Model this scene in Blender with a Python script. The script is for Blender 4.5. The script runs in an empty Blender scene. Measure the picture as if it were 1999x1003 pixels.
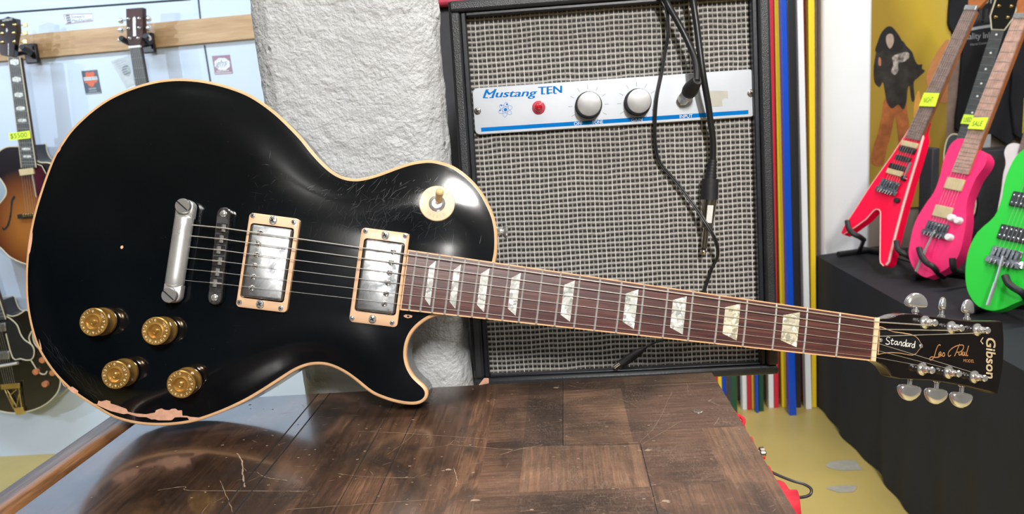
import bpy, bmesh, math, random
import numpy as np
from math import sin, cos, pi, radians, sqrt, atan2
from mathutils import Vector, Matrix, geometry
random.seed(7)
SC = bpy.context.scene
COL = SC.collection

# ---------------------------------------------------------------- camera model (1999 x 1003, f in pixels)
F = 1445.0; CX, CY = 999.5, 501.5; CAMZ = 1.30
dn = np.array([600., 7499., F]); dn /= np.linalg.norm(dn)
fw = np.array([84., -285., F]); fw -= dn * (fw @ dn); fw /= np.linalg.norm(fw)
rt = np.cross(dn, fw)
W = np.array([rt, fw, -dn])                  # camera (right, down, forward) -> world
CAM = Vector((0, 0, CAMZ))

def ray(x, y):
    return Vector((W @ np.array([(x - CX) / F, (y - CY) / F, 1.0])).tolist())
def at_y(x, y, Y):
    d = ray(x, y); return CAM + d * (Y / d.y)
def at_z(x, y, Z):
    d = ray(x, y); return CAM + d * ((Z - CAMZ) / d.z)

class Frame:
    """a plane in the room: local x, y along it, local z out of it"""
    def __init__(s, M): s.M = M.copy(); s.I = M.inverted()
    def uv(s, px, py, w=0.0):
        o = s.I @ CAM; d = s.I.to_3x3() @ ray(px, py)
        t = (w - o.z) / d.z
        return Vector((o.x + d.x * t, o.y + d.y * t, w))
    def W(s, *p): return s.M @ Vector(p)
    def at(s, x, y, z=0): return s.M @ Matrix.Translation((x, y, z))

def mat_from(o, x, y, z):
    return Matrix(((x[0], y[0], z[0], o[0]), (x[1], y[1], z[1], o[1]), (x[2], y[2], z[2], o[2]), (0, 0, 0, 1)))

# ---------------------------------------------------------------- materials
MATS = {}
class NT:
    def __init__(s, name):
        s.m = bpy.data.materials.new(name); s.m.use_nodes = True
        s.t = s.m.node_tree; s.n = s.t.nodes; s.l = s.t.links
        s.b = s.n['Principled BSDF']
    def node(s, typ, **kw):
        n = s.n.new(typ)
        for k, v in kw.items():
            if k.startswith('i_'):
                key = k[2:]
                key = int(key) if key.isdigit() else key.replace('_', ' ')
                s.put(n.inputs[key], v)
            else: setattr(n, k, v)
        return n
    def put(s, sock, v):
        if hasattr(v, 'is_output') or isinstance(v, bpy.types.NodeSocket): s.l.new(v, sock)
        else:
            if sock.type == 'RGBA' and len(v) == 3: v = (*v, 1)
            sock.default_value = v
    def co(s, scale=(1, 1, 1), rot=(0, 0, 0), loc=(0, 0, 0)):
        tc = s.node('ShaderNodeTexCoord')
        mp = s.node('ShaderNodeMapping'); mp.inputs['Scale'].default_value = scale
        mp.inputs['Rotation'].default_value = rot; mp.inputs['Location'].default_value = loc
        s.l.new(tc.outputs['Object'], mp.inputs['Vector']); return mp.outputs[0]
    def math(s, op, a, b=0.0, c=None, clamp=False):
        n = s.n.new('ShaderNodeMath'); n.operation = op; n.use_clamp = clamp
        s.put(n.inputs[0], a); s.put(n.inputs[1], b)
        if c is not None: s.put(n.inputs[2], c)
        return n.outputs[0]
    def noise(s, scale, co=None, detail=4, rough=.55, dist=0):
        n = s.node('ShaderNodeTexNoise'); n.inputs['Scale'].default_value = scale
        n.inputs['Detail'].default_value = detail; n.inputs['Roughness'].default_value = rough
        n.inputs['Distortion'].default_value = dist
        s.l.new(co if co is not None else s.co(), n.inputs['Vector']); return n.outputs[0]
    def ramp(s, fac, stops, interp='LINEAR'):
        n = s.node('ShaderNodeValToRGB'); r = n.color_ramp; r.interpolation = interp
        while len(r.elements) < len(stops): r.elements.new(.5)
        for e, (p, c) in zip(r.elements, stops):
            e.position = p
            if not hasattr(c, '__len__'): c = (c, c, c)
            e.color = (*c, 1) if len(c) == 3 else c
        s.l.new(fac, n.inputs[0]); return n.outputs[0]
    def mix(s, fac, a, b, typ='MIX'):
        n = s.node('ShaderNodeMix'); n.data_type = 'RGBA'; n.blend_type = typ
        s.put(n.inputs[0], fac); s.put(n.inputs[6], a); s.put(n.inputs[7], b); return n.outputs[2]
    def bump(s, h, strength=.3, dist=.001):
        n = s.node('ShaderNodeBump'); n.inputs['Strength'].default_value = strength
        n.inputs['Distance'].default_value = dist; s.l.new(h, n.inputs['Height'])
        s.l.new(n.outputs[0], s.b.inputs['Normal']); return n
    def set(s, **kw):
        names = dict(col='Base Color', rough='Roughness', metal='Metallic', coat='Coat Weight', coatr='Coat Roughness',
                     spec='Specular IOR Level', em='Emission Color', ems='Emission Strength', sheen='Sheen Weight', trans='Transmission Weight', sss='Subsurface Weight')
        for k, v in kw.items(): s.put(s.b.inputs[names[k]], v)
        return s

def pm(name, col, rough=.5, metal=0., coat=0., var=.12, vs=40., bump=None, spec=.5, coatr=.05, ems=0):
    if name in MATS: return MATS[name]
    t = NT(name)
    nz = t.noise(vs)
    lo = tuple(max(0, c * (1 - var)) for c in col); hi = tuple(min(1, c * (1 + var)) for c in col)
    t.set(col=t.ramp(nz, [(.3, lo), (.7, hi)]), rough=rough, metal=metal, coat=coat, spec=spec, coatr=coatr)
    if ems: t.set(em=col, ems=ems)
    if bump: t.bump(t.noise(bump[0], detail=3), bump[1], bump[2] if len(bump) > 2 else .001)
    MATS[name] = t.m; return t.m

def lacquer_black():
    t = NT('black_lacquer')
    hz = t.noise(14, detail=6)
    sc = t.noise(1, t.co((900, 40, 40), (0, 0, .9)), detail=2)
    sc2 = t.noise(1, t.co((40, 1100, 40), (0, 0, .3)), detail=2)
    m = t.math('MULTIPLY', t.math('GREATER_THAN', sc, .72), .12)
    m2 = t.math('MULTIPLY', t.math('GREATER_THAN', sc2, .73), .12)
    r = t.math('ADD', t.math('ADD', m, m2), t.math('MULTIPLY_ADD', hz, .10, .045))
    t.set(col=t.ramp(hz, [(.3, (.0010, .0022, .0036)), (.7, (.0022, .0036, .0054))]), rough=r, spec=.5, coat=.25, coatr=.12)
    t.bump(t.noise(9, detail=1), .05, .004)
    return t.m
def wood(name, c0, c1, c2, scale=(6, 60, 60), rough=.4, coat=0., bump=.1, grain=1.0):
    t = NT(name)
    co = t.co(scale)
    a = t.noise(grain, co, detail=6, dist=.6); b = t.noise(grain * 6, co, detail=3)
    f = t.math('MULTIPLY_ADD', b, .35, t.math('MULTIPLY', a, .75))
    t.set(col=t.ramp(f, [(.35, c0), (.52, c1), (.7, c2)]), rough=rough, coat=coat)
    t.bump(f, bump, .0006)
    return t.m
def table_wood():
    t = NT('worn_dark_tabletop')
    at = t.node('ShaderNodeAttribute', attribute_name='tone')
    sep = t.node('ShaderNodeSeparateColor'); t.l.new(at.outputs['Color'], sep.inputs[0])
    gx = t.noise(1, t.co((24, 420, 50)), detail=10, rough=.78, dist=.3); gy = t.noise(1, t.co((340, 16, 50)), detail=10, rough=.78, dist=.3)
    g = t.mix(sep.outputs[1], gx, gy)
    g2 = t.node('ShaderNodeSeparateColor'); t.l.new(g, g2.inputs[0])
    base = t.mix(sep.outputs[0], (.045, .024, .018), (.25, .135, .080))
    dark = t.mix(1.0, base, t.ramp(g2.outputs[0], [(.32, .38), (.5, .9), (.66, 1.5)]), 'MULTIPLY')
    blotch = t.noise(9, detail=6, dist=.6)
    dark = t.mix(1.0, dark, t.ramp(blotch, [(.36, .30), (.52, .95), (.66, 1.6)]), 'MULTIPLY')
    knot = t.noise(1, t.co((12, 5, 5), loc=(.4, .2, 0)), detail=4, dist=1.5)
    dark = t.mix(t.math('MULTIPLY', t.ramp(knot, [(.56, 0.), (.64, 1.)]), .75), dark, (.028, .020, .018))
    # fine pale crazing, stronger on the worn right-hand half
    cr = t.noise(1, t.co((700, 240, 80)), detail=5, rough=.75); cr2 = t.noise(1, t.co((230, 800, 80)), detail=5, rough=.75)
    worn = t.noise(16, detail=6, rough=.7)
    w = t.math('MULTIPLY', t.ramp(worn, [(.40, .15), (.60, 1.)]), sep.outputs[2])
    m = t.math('ADD', t.ramp(cr, [(.58, 0.), (.66, 1.)]), t.ramp(cr2, [(.58, 0.), (.66, 1.)]), clamp=True)
    m = t.math('MULTIPLY', t.math('MULTIPLY', m, w), .62)
    vo = t.node('ShaderNodeTexVoronoi'); vo.feature = 'DISTANCE_TO_EDGE'; vo.inputs['Scale'].default_value = 1
    wv = t.noise(60, detail=3); cm = t.node('ShaderNodeCombineXYZ'); t.l.new(t.math('MULTIPLY', wv, 1.2), cm.inputs[0]); t.l.new(t.math('MULTIPLY', wv, .8), cm.inputs[1])
    ad = t.node('ShaderNodeVectorMath', operation='ADD'); t.l.new(t.co((420, 110, 1)), ad.inputs[0]); t.l.new(cm.outputs[0], ad.inputs[1]); t.l.new(ad.outputs[0], vo.inputs['Vector'])
    gate = t.ramp(t.noise(70, detail=5, rough=.8), [(.47, 0.), (.58, 1.)])
    ck = t.math('MULTIPLY', t.math('MULTIPLY', t.ramp(vo.outputs['Distance'], [(.03, 1.), (.09, 0.)]), gate), w)
    m = t.math('MAXIMUM', m, t.math('MULTIPLY', ck, .38))
    dk = t.math('MULTIPLY', t.ramp(cr2, [(.30, 1.), (.40, 0.)]), w)
    col = t.mix(m, dark, (.30, .22, .165))
    col = t.mix(t.math('MULTIPLY', dk, .6), col, (.015, .010, .008))
    rg = t.math('MULTIPLY_ADD', worn, .16, .10)
    rg = t.math('MULTIPLY_ADD', sep.outputs[2], .22, rg)
    cw = t.math('SUBTRACT', 1.0, t.math('MULTIPLY', sep.outputs[2], .75))
    t.set(col=col, rough=rg, spec=.5, coat=cw, coatr=t.math('MULTIPLY_ADD', sep.outputs[2], .22, .075))
    t.b.inputs['Coat IOR'].default_value = 1.7
    hh = t.math('MULTIPLY_ADD', m, .8, t.math('MULTIPLY', g2.outputs[0], .35))
    t.bump(hh, .22, .0006)
    return t.m
def weave():
    t = NT('silver_grille_cloth')
    tc = t.node('ShaderNodeTexCoord'); sp = t.node('ShaderNodeSeparateXYZ'); t.l.new(tc.outputs['Object'], sp.inputs[0])
    n1 = t.noise(28, detail=2); n2 = t.noise(17, t.co(loc=(3, 1, 2)), detail=2)
    n3 = t.noise(900, detail=2)
    x = t.math('MULTIPLY_ADD', n1, .0022, sp.outputs[0]); y = t.math('MULTIPLY_ADD', n2, .0060, sp.outputs[1])
    x = t.math('MULTIPLY_ADD', n3, .0005, x); y = t.math('MULTIPLY_ADD', n3, .0006, y)
    fx = t.math('ABSOLUTE', t.math('SUBTRACT', t.math('FRACT', t.math('ADD', t.math('DIVIDE', x, .0098), 100)), .5))
    fy = t.math('ABSOLUTE', t.math('SUBTRACT', t.math('FRACT', t.math('ADD', t.math('DIVIDE', y, .00574), 100)), .5))
    ff = t.math('FRACT', t.math('ADD', t.math('DIVIDE', y, .00574), 100))
    bv = t.ramp(fx, [(.425, 0.), (.455, 1.)]); dv = t.ramp(fx, [(.055, 1.), (.085, 0.)])
    bh = t.ramp(fy, [(.36, 0.), (.43, 1.)]); gh = t.ramp(fy, [(.20, 0.), (.27, 1.)])
    thin = t.ramp(ff, [(.60, 0.), (.63, 1.), (.66, 0.)])
    fib = t.noise(1, t.co((500, 2600, 500)), detail=2)
    c = t.mix(gh, (.012, .011, .011), (.21, .20, .185))
    c = t.mix(t.math('MULTIPLY', thin, .7), c, (.26, .25, .23))
    c = t.mix(t.math('MULTIPLY', dv, .9), c, (.30, .29, .27))
    c = t.mix(t.math('MULTIPLY', bh, .9), c, (.52, .50, .47))
    c = t.mix(t.math('MULTIPLY', bv, .9), c, (.60, .58, .56))
    c = t.mix(1.0, c, t.ramp(fib, [(.3, .6), (.7, 1.35)]), 'MULTIPLY')
    h = t.math('MAXIMUM', t.math('MULTIPLY', gh, .5), t.math('MAXIMUM', bh, bv))
    t.set(col=c, rough=.5, spec=.25)
    t.bump(t.math('MULTIPLY_ADD', fib, .4, h), .55, .0011)
    return t.m
def pearl(name, tint):
    t = NT(name)
    v = t.node('ShaderNodeTexVoronoi'); v.inputs['Scale'].default_value = 230
    dco = t.noise(90, detail=3)
    vm = t.node('ShaderNodeVectorMath', operation='MULTIPLY_ADD'); t.l.new(t.co(), vm.inputs[0]); vm.inputs[1].default_value = (1, 1, 1)
    cmb = t.node('ShaderNodeCombineXYZ'); sc = t.math('MULTIPLY', dco, .02)
    for i in range(3): t.l.new(sc, cmb.inputs[i])
    t.l.new(cmb.outputs[0], vm.inputs[2]); t.l.new(vm.outputs[0], v.inputs['Vector'])
    sp = t.node('ShaderNodeSeparateColor'); t.l.new(v.outputs['Color'], sp.inputs[0])
    t.set(col=t.ramp(sp.outputs[0], [(0, tuple(.38 * c for c in tint)), (.35, tuple(.62 * c for c in tint)), (.7, tuple(.8 * c for c in tint)), (1, (.95, .95, .93))]), rough=.22, coat=.4)
    return t.m
def plaster(name, col, s1=210, s2=60, st=.8, dist=.002):
    t = NT(name)
    a = t.noise(s1, detail=3, rough=.55); b = t.noise(s2, detail=3, dist=.3); g = t.noise(5, detail=2)
    v = t.node('ShaderNodeTexVoronoi'); v.inputs['Scale'].default_value = 22; t.l.new(t.co(), v.inputs['Vector'])
    pit = t.ramp(v.outputs['Distance'], [(.03, 0.), (.09, 1.)])
    h = t.math('MULTIPLY_ADD', a, .55, t.math('MULTIPLY', b, .9)); h = t.math('MULTIPLY_ADD', pit, .5, h)
    c = t.ramp(g, [(.3, col), (.7, tuple(.95 * c for c in col))])
    t.set(col=c, rough=.48, spec=.45)
    t.bump(h, st, dist)
    return t.m
def leatherette(name, col):
    t = NT(name)
    v = t.node('ShaderNodeTexVoronoi'); v.feature = 'SMOOTH_F1'; v.inputs['Scale'].default_value = 1300
    t.l.new(t.co((1, .8, 1)), v.inputs['Vector'])
    t.set(col=t.ramp(t.noise(30), [(.3, tuple(.8 * c for c in col)), (.7, tuple(1.25 * c for c in col))]), rough=.42, spec=.5)
    t.bump(v.outputs['Distance'], .35, .0006)
    return t.m
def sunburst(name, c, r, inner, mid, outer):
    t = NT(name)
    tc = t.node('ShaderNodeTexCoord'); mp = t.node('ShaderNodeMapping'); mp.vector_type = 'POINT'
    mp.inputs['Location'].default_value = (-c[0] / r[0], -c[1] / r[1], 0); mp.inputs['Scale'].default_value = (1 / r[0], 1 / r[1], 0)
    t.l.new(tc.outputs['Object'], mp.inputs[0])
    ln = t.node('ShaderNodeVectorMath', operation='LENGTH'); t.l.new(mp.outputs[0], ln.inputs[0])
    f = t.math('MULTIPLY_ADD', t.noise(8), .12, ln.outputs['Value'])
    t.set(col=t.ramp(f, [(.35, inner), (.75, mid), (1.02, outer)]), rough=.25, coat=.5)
    return t.m

M_BLACK = lacquer_black()
M_SIDE = pm('dark_stained_back', (.014, .009, .008), .22, coat=.3, var=.4, vs=20)
M_CREAM = pm('aged_cream_binding', (.72, .43, .22), .32, var=.10, vs=60, coat=.3)
M_RING = pm('cream_ring_plastic', (.78, .50, .31), .34, var=.05, vs=30, coat=.2)
M_SWITCH = pm('cream_switch_washer', (.74, .52, .30), .3, var=.06, vs=30, coat=.3)
M_TIP = pm('amber_switch_tip', (.72, .52, .24), .3, var=.1, coat=.4)
M_CHROME = pm('chrome', (.84, .84, .85), .12, metal=.80, coat=.5, var=.06, vs=60)
M_STEEL = pm('steel_string', (.72, .70, .67), .30, metal=.75, var=.08, vs=400)
M_FRET = pm('nickel_fret_wire', (.66, .64, .62), .32, metal=.55, var=.1, vs=300)
def worn_nickel(name, a, b, sc=60, r0=.12, r1=.5, mt=1.0):
    t = NT(name); n = t.noise(sc, detail=8, rough=.65, dist=.5); br = t.noise(1, t.co((700, 30, 30)), detail=3)
    t.set(col=t.ramp(n, [(.35, a), (.62, b)]), rough=t.ramp(n, [(.35, r1), (.65, r0)]), metal=mt)
    t.bump(t.math('MULTIPLY_ADD', br, .4, n), .10, .0005); return t.m
M_COVER = worn_nickel('worn_nickel_cover', (.16, .17, .18), (.46, .47, .48), 60, .26, .55)
M_TAIL = worn_nickel('worn_nickel_tailpiece', (.60, .60, .60), (.85, .85, .84), 40, .24, .42, .72)
M_BRIDGE = worn_nickel('dark_nickel_bridge', (.12, .12, .13), (.34, .34, .35), 90, .15, .4)
def gold_plastic():
    t = NT('gold_knob_plastic')
    n = t.noise(120, detail=3)
    t.set(col=t.ramp(n, [(.3, (.42, .22, .045)), (.7, (.62, .37, .10))]), rough=.24, metal=.65, coat=1.0, coatr=.03)
    return t.m
M_GOLD = gold_plastic()
M_NUM = pm('white_print', (.85, .85, .82), .5, var=.02)
M_NUMD = pm('pale_print_on_gold', (.92, .80, .55), .5, var=.02)
M_ROSE = wood('rosewood_fretboard', (.020, .009, .011), (.072, .023, .022), (.15, .048, .036), (9, 420, 100), rough=.42, bump=.25)
M_PEARL = pearl('pearloid_silver', (.92, .95, .90)); M_PEARLY = pearl('pearloid_yellow', (.98, .92, .70))
M_NUT = pm('bone_nut', (.78, .62, .40), .35, var=.1)
M_HEAD = pm('black_headstock_face', (.006, .004, .004), .16, coat=.5, var=.3)
M_HSIDE = pm('dark_brown_headstock_edge', (.030, .014, .010), .25, coat=.3, var=.5, vs=25)
M_LOGO = pm('mother_of_pearl_logo', (.78, .62, .40), .3, var=.15, vs=300)
M_GOLDINK = pm('gold_ink', (.62, .30, .12), .4, metal=.2, var=.1)
M_CHIP = pm('bare_wood_under_chipped_paint', (.72, .40, .27), .6, var=.18, vs=120, bump=(300, .3))
M_SCR = pm('fine_scratch', (.030, .033, .038), .30, var=.3, vs=300)
M_DARKHOLE = pm('dark_recess', (.004, .004, .004), .8)
M_BLKPL = pm('black_plastic', (.012, .012, .014), .35, var=.2)
M_RUB = pm('black_rubber', (.014, .014, .016), .55, var=.2, bump=(300, .2))
M_TABLE = table_wood()
M_EDGE = wood('worn_grey_brown_edge_board', (.035, .022, .018), (.11, .075, .06), (.22, .17, .14), (90, 5, 40), rough=.35, coat=.2)
M_BEAD = wood('brown_edge_moulding', (.07, .030, .012), (.22, .10, .04), (.34, .17, .075), (90, 6, 60), rough=.32, coat=.3)
M_LEG = wood('dark_table_leg_wood', (.03, .016, .01), (.07, .035, .02), (.12, .06, .035), (60, 60, 5))
M_WEAVE = weave()
M_TOLEX = leatherette('black_tolex', (.020, .022, .026))
M_TOLEX2 = pm('smooth_black_lip', (.012, .014, .020), .35, var=.3, bump=(200, .1))
M_PLATE = pm('brushed_silver_faceplate', (.53, .565, .62), .33, metal=.35, var=.05, vs=25)
M_BLUE = pm('blue_print', (.0, .17, .55), .8, var=.03, spec=.1)
M_WHITEP = pm('white_lettering', (.86, .88, .9), .5, var=.02)
M_GREYP = pm('grey_tick_print', (.12, .13, .14), .5)
M_KNOBTOP = pm('spun_aluminium', (.36, .36, .36), .34, metal=.5, var=.15, vs=60)
M_JEWEL = pm('red_lamp_jewel', (.50, .006, .02), .08, coat=1.0, var=.1, ems=.06)
M_JEWELR = pm('red_lamp_bezel', (.55, .05, .09), .25, coat=.5)
M_CABLE = pm('black_cable_jacket', (.015, .016, .018), .38, var=.2, bump=(90, .1))
M_NICK = pm('warm_nickel_plug', (.72, .66, .58), .2, metal=1, var=.1)
M_COLUMN = plaster('rough_white_painted_concrete', (.57, .59, .61), st=1.0, dist=.0042)
M_PILLAR = plaster('white_painted_pillar', (.80, .83, .87), 30, 6, .3, .004)
M_WALLP = pm('pale_blue_white_gloss_panel', (.55, .64, .78), .42, coat=.0, var=.04, vs=1.5)
M_SEAM = pm('dark_panel_joint', (.04, .045, .05), .6)
M_BEAM = wood('pine_plank', (.34, .19, .09), (.46, .28, .14), (.56, .37, .21), (2.2, 40, 26), rough=.45, bump=.05)
M_FLOOR = pm('yellow_painted_floor', (.52, .40, .13), .38, var=.14, vs=2.2, bump=(30, .05))
M_WALLG = pm('brown_grey_wall', (.26, .22, .19), .8, var=.1, vs=2)
M_WALLD = pm('dim_shop_wall', (.13, .13, .135), .8, var=.1, vs=1)
M_CEIL = pm('white_ceiling', (.30, .31, .32), .8, var=.05, vs=2)
M_CLOTH = pm('black_table_cloth', (.010, .012, .018), .75, var=.15, vs=6, bump=(60, .15, .002))
M_TAG = pm('fluorescent_yellow_tag', (.66, .90, .04), .6, var=.03, ems=.10)  # low emission makes the card glow, though it is no lamp
M_TAGTXT = pm('dark_ink', (.03, .04, .02), .6)
M_RED = pm('neon_red_lacquer', (.90, .0, .045), .35, coat=.15, var=.04, vs=4, ems=.12, spec=.25)  # faint self-glow added to the red lacquer, no lamp inside
M_PINK = pm('neon_pink_lacquer', (.88, .022, .16), .35, coat=.2, var=.05, vs=4, ems=.12)  # pink lacquer also emits a little light of its own
M_GREEN = pm('neon_green_lacquer', (.018, .52, .035), .35, coat=.15, var=.05, vs=4, ems=.06, spec=.25)  # slight emission brightens the green lacquer beyond its lighting
M_WEDGE = pm('pale_pink_bevel', (.95, .50, .48), .4, var=.04)
M_MAPLE = pm('roasted_maple_board', (.46, .27, .21), .45, var=.25, vs=60)
M_DKBOARD = pm('worn_rosewood_board', (.20, .13, .11), .5, var=.3, vs=60)
M_EBONY = pm('ebony_board', (.045, .05, .05), .4, var=.3, vs=60)
M_NECKW = pm('amber_neck_wood', (.36, .12, .035), .35, coat=.3, var=.2, vs=20)
M_PUCREAM = pm('cream_pickup', (.62, .50, .28), .4, var=.08)
M_WKNOB = pm('white_knob', (.86, .80, .82), .35, var=.03)
M_GOLDM = pm('gold_plated_metal', (.72, .55, .24), .25, metal=1, var=.15)
M_COPPER = pm('copper_coloured_knob', (.50, .18, .08), .25, coat=.6, var=.2)
M_DKRED = pm('dark_red_pickguard', (.05, .008, .016), .15, coat=.5, var=.6, vs=14)
M_BLKG = pm('black_archtop_lacquer', (.007, .007, .006), .18, coat=.4, var=.2)
M_CREAM2 = pm('pale_binding', (.66, .60, .42), .4, var=.08)
M_MAHOG = pm('dark_mahogany', (.045, .012, .010), .55, coat=.0, var=.3, vs=18)
M_WHITEG = pm('white_guitar_lacquer', (.78, .72, .72), .3, coat=.3, var=.04)
M_TEE = pm('black_tshirt_cotton', (.012, .013, .018), .85, var=.2, vs=12, bump=(40, .3, .004))
M_REDBAG = pm('red_canvas', (.52, .012, .03), .7, var=.15, vs=40, bump=(120, .4, .002))
M_PAPER = pm('white_paper', (.72, .76, .80), .6, var=.03)
M_CASE = pm('grey_black_case', (.045, .048, .058), .6, var=.15)
M_BROWNW = pm('brown_wood_plinth', (.13, .085, .04), .6, var=.3, vs=20)

# ---------------------------------------------------------------- mesh building
MW = {}
class MB:
    def __init__(s, T=None): s.T = T if T is not None else Matrix.Identity(4); s.v = []; s.f = []; s.m = []; s.col = []
    def add(s, vs, fs, T=None, m=0, c=None):
        T = T if T is not None else s.T; b = len(s.v)
        s.v += [T @ Vector(v) for v in vs]; s.f += [tuple(i + b for i in f) for f in fs]; s.m += [m] * len(fs); s.col += [c] * len(fs); return s
    def box(s, c, d, R=None, T=None, m=0):
        hx, hy, hz = d[0] / 2, d[1] / 2, d[2] / 2
        vs = [Vector((x, y, z)) for x in (-hx, hx) for y in (-hy, hy) for z in (-hz, hz)]
        if R is not None: vs = [R @ v for v in vs]
        vs = [v + Vector(c) for v in vs]
        return s.add(vs, [(0, 1, 3, 2), (4, 6, 7, 5), (0, 4, 5, 1), (2, 3, 7, 6), (0, 2, 6, 4), (1, 5, 7, 3)], T, m)
    def box2(s, a, b, T=None, m=0):
        return s.box([(a[i] + b[i]) / 2 for i in range(3)], [abs(b[i] - a[i]) for i in range(3)], T=T, m=m)
    def prism(s, poly, z0, z1, T=None, m=0, cap=None, ch=0.0):
        """polygon (x,y) between z0 and z1 ; ch chamfers the z1 rim"""
        n = len(poly); rings = [(poly, z0)]
        if ch:
            rings += [(poly, z1 - ch * (1 if z1 > z0 else -1)), (inset(poly, ch), z1)]
        else: rings += [(poly, z1)]
        vs = []; fs = []
        for p, z in rings: vs += [(q[0], q[1], z) for q in p]
        for k in range(len(rings) - 1):
            for i in range(n):
                j = (i + 1) % n; fs.append((k * n + i, k * n + j, (k + 1) * n + j, (k + 1) * n + i))
        o = (len(rings) - 1) * n
        tr = geometry.tessellate_polygon([[Vector((q[0], q[1], 0)) for q in rings[-1][0]]])
        fs += [(o + a, o + b, o + c_) for a, b, c_ in tr]; fs += [(a, c_, b) for a, b, c_ in tr]
        return s.add(vs, fs, T, m)
    def lathe(s, prof, c=(0, 0, 0), n=24, axis=None, T=None, m=0, close=False):
        """profile [(r, h)] about axis (default z) at c"""
        Q = Vector(axis if axis else (0, 0, 1)).normalized().to_track_quat('Z', 'Y').to_matrix(); c = Vector(c)
        vs = []; fs = []
        for r, h in prof:
            for i in range(n):
                a = 2 * pi * i / n; vs.append(Q @ Vector((r * cos(a), r * sin(a), h)) + c)
        for k in range(len(prof) - 1):
            for i in range(n):
                j = (i + 1) % n; fs.append((k * n + i, k * n + j, (k + 1) * n + j, (k + 1) * n + i))
        if prof[0][0] > 1e-7: fs.append(tuple(range(n))[::-1])
        if prof[-1][0] > 1e-7: fs.append(tuple((len(prof) - 1) * n + i for i in range(n)))
        return s.add(vs, fs, T, m)
    def tube(s, pts, r, n=8, T=None, m=0, flat=1.0, closed=False):
        pts = [Vector(p) for p in pts]; N = len(pts); rs = r if hasattr(r, '__len__') else [r] * N
        vs = []; fs = []; ref = None
        for i, p in enumerate(pts):
            if closed: d = pts[(i + 1) % N] - pts[i - 1]
            else: d = pts[min(i + 1, N - 1)] - pts[max(i - 1, 0)]
            d = d.normalized() if d.length > 1e-9 else Vector((0, 0, 1))
            if ref is None: ref = d.orthogonal().normalized() if abs(d.z) > .95 else Vector((0, 0, 1))
            a = (ref - d * ref.dot(d))
            if a.length < 1e-6: a = d.orthogonal()
            a.normalize(); b = d.cross(a); ref = a
            for k in range(n):
                t = 2 * pi * k / n; vs.append(p + (a * cos(t) * flat + b * sin(t)) * rs[i])
        M = N if closed else N - 1
        for i in range(M):
            j = (i + 1) % N
            for k in range(n):
                l = (k + 1) % n; fs.append((i * n + k, i * n + l, j * n + l, j * n + k))
        if not closed: fs += [tuple(range(n))[::-1], tuple((N - 1) * n + k for k in range(n))]
        return s.add(vs, fs, T, m)
    def strip(s, pts, w, z=0.0, T=None, m=0):
        """thin flat line lying in the local xy plane"""
        vs = []; fs = []; N = len(pts)
        for i, p in enumerate(pts):
            p = Vector((*p[:2], p[2] if len(p) > 2 else z))
            d = Vector(pts[min(i + 1, N - 1)][:2]) - Vector(pts[max(i - 1, 0)][:2]); d = d.normalized() if d.length else Vector((1, 0))
            ww = w[i] if hasattr(w, '__len__') else w
            nn = Vector((-d.y, d.x, 0)) * ww / 2; vs += [p + nn, p - nn]
        fs = [(2 * i, 2 * i + 1, 2 * i + 3, 2 * i + 2) for i in range(N - 1)]
        return s.add(vs, fs, T, m)
    def text(s, txt, LL, LR, UL, z, T=None, m=0, extr=0.0):
        """lettering mapped on the parallelogram LL, LR, UL (local xy)"""
        V, Fc = text_geo(txt); LL, LR, UL = Vector(LL[:2]), Vector(LR[:2]), Vector(UL[:2])
        ex, ey = LR - LL, UL - LL
        vs = [(*(LL + ex * v[0] + ey * v[1]), z) for v in V]
        return s.add(vs, Fc, T, m)
    def build(s, name, mats, parent=None, M=None, smooth=True, angle=35, bevel=0, recalc=True, label=None, cat=None, group=None, kind=None, bseg=2):
        if M is None: M = MW[parent.name] if parent is not None else Matrix.Translation(base_of(s.v))
        I = M.inverted()
        me = bpy.data.meshes.new(name)
        me.from_pydata([I @ v for v in s.v], [], s.f)
        if not isinstance(mats, (list, tuple)): mats = [mats]
        for x in mats: me.materials.append(x)
        if len(mats) > 1: me.polygons.foreach_set('material_index', s.m)
        if any(c is not None for c in s.col):
            ca = me.color_attributes.new('tone', 'FLOAT_COLOR', 'CORNER')
            for p, c in zip(me.polygons, s.col):
                for li in p.loop_indices: ca.data[li].color = (*(c or (0, 0, 0)), 1)
        if recalc:
            bm = bmesh.new(); bm.from_mesh(me); bmesh.ops.recalc_face_normals(bm, faces=bm.faces); bm.to_mesh(me); bm.free()
        me.shade_smooth() if smooth else None
        if smooth and angle < 180: me.set_sharp_from_angle(angle=radians(angle))
        o = bpy.data.objects.new(name, me); COL.objects.link(o)
        if parent is not None:
            o.parent = parent; MW[o.name] = MW[parent.name]
            if M is not MW[parent.name] and M != MW[parent.name]:
                o.matrix_local = MW[parent.name].inverted() @ M; MW[o.name] = M
        else: o.matrix_world = M; MW[o.name] = M
        if bevel:
            b = o.modifiers.new('edge', 'BEVEL'); b.width = bevel; b.segments = bseg; b.limit_method = 'ANGLE'; b.angle_limit = radians(40)
        tag(o, label, cat, group, kind)
        return o

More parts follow.
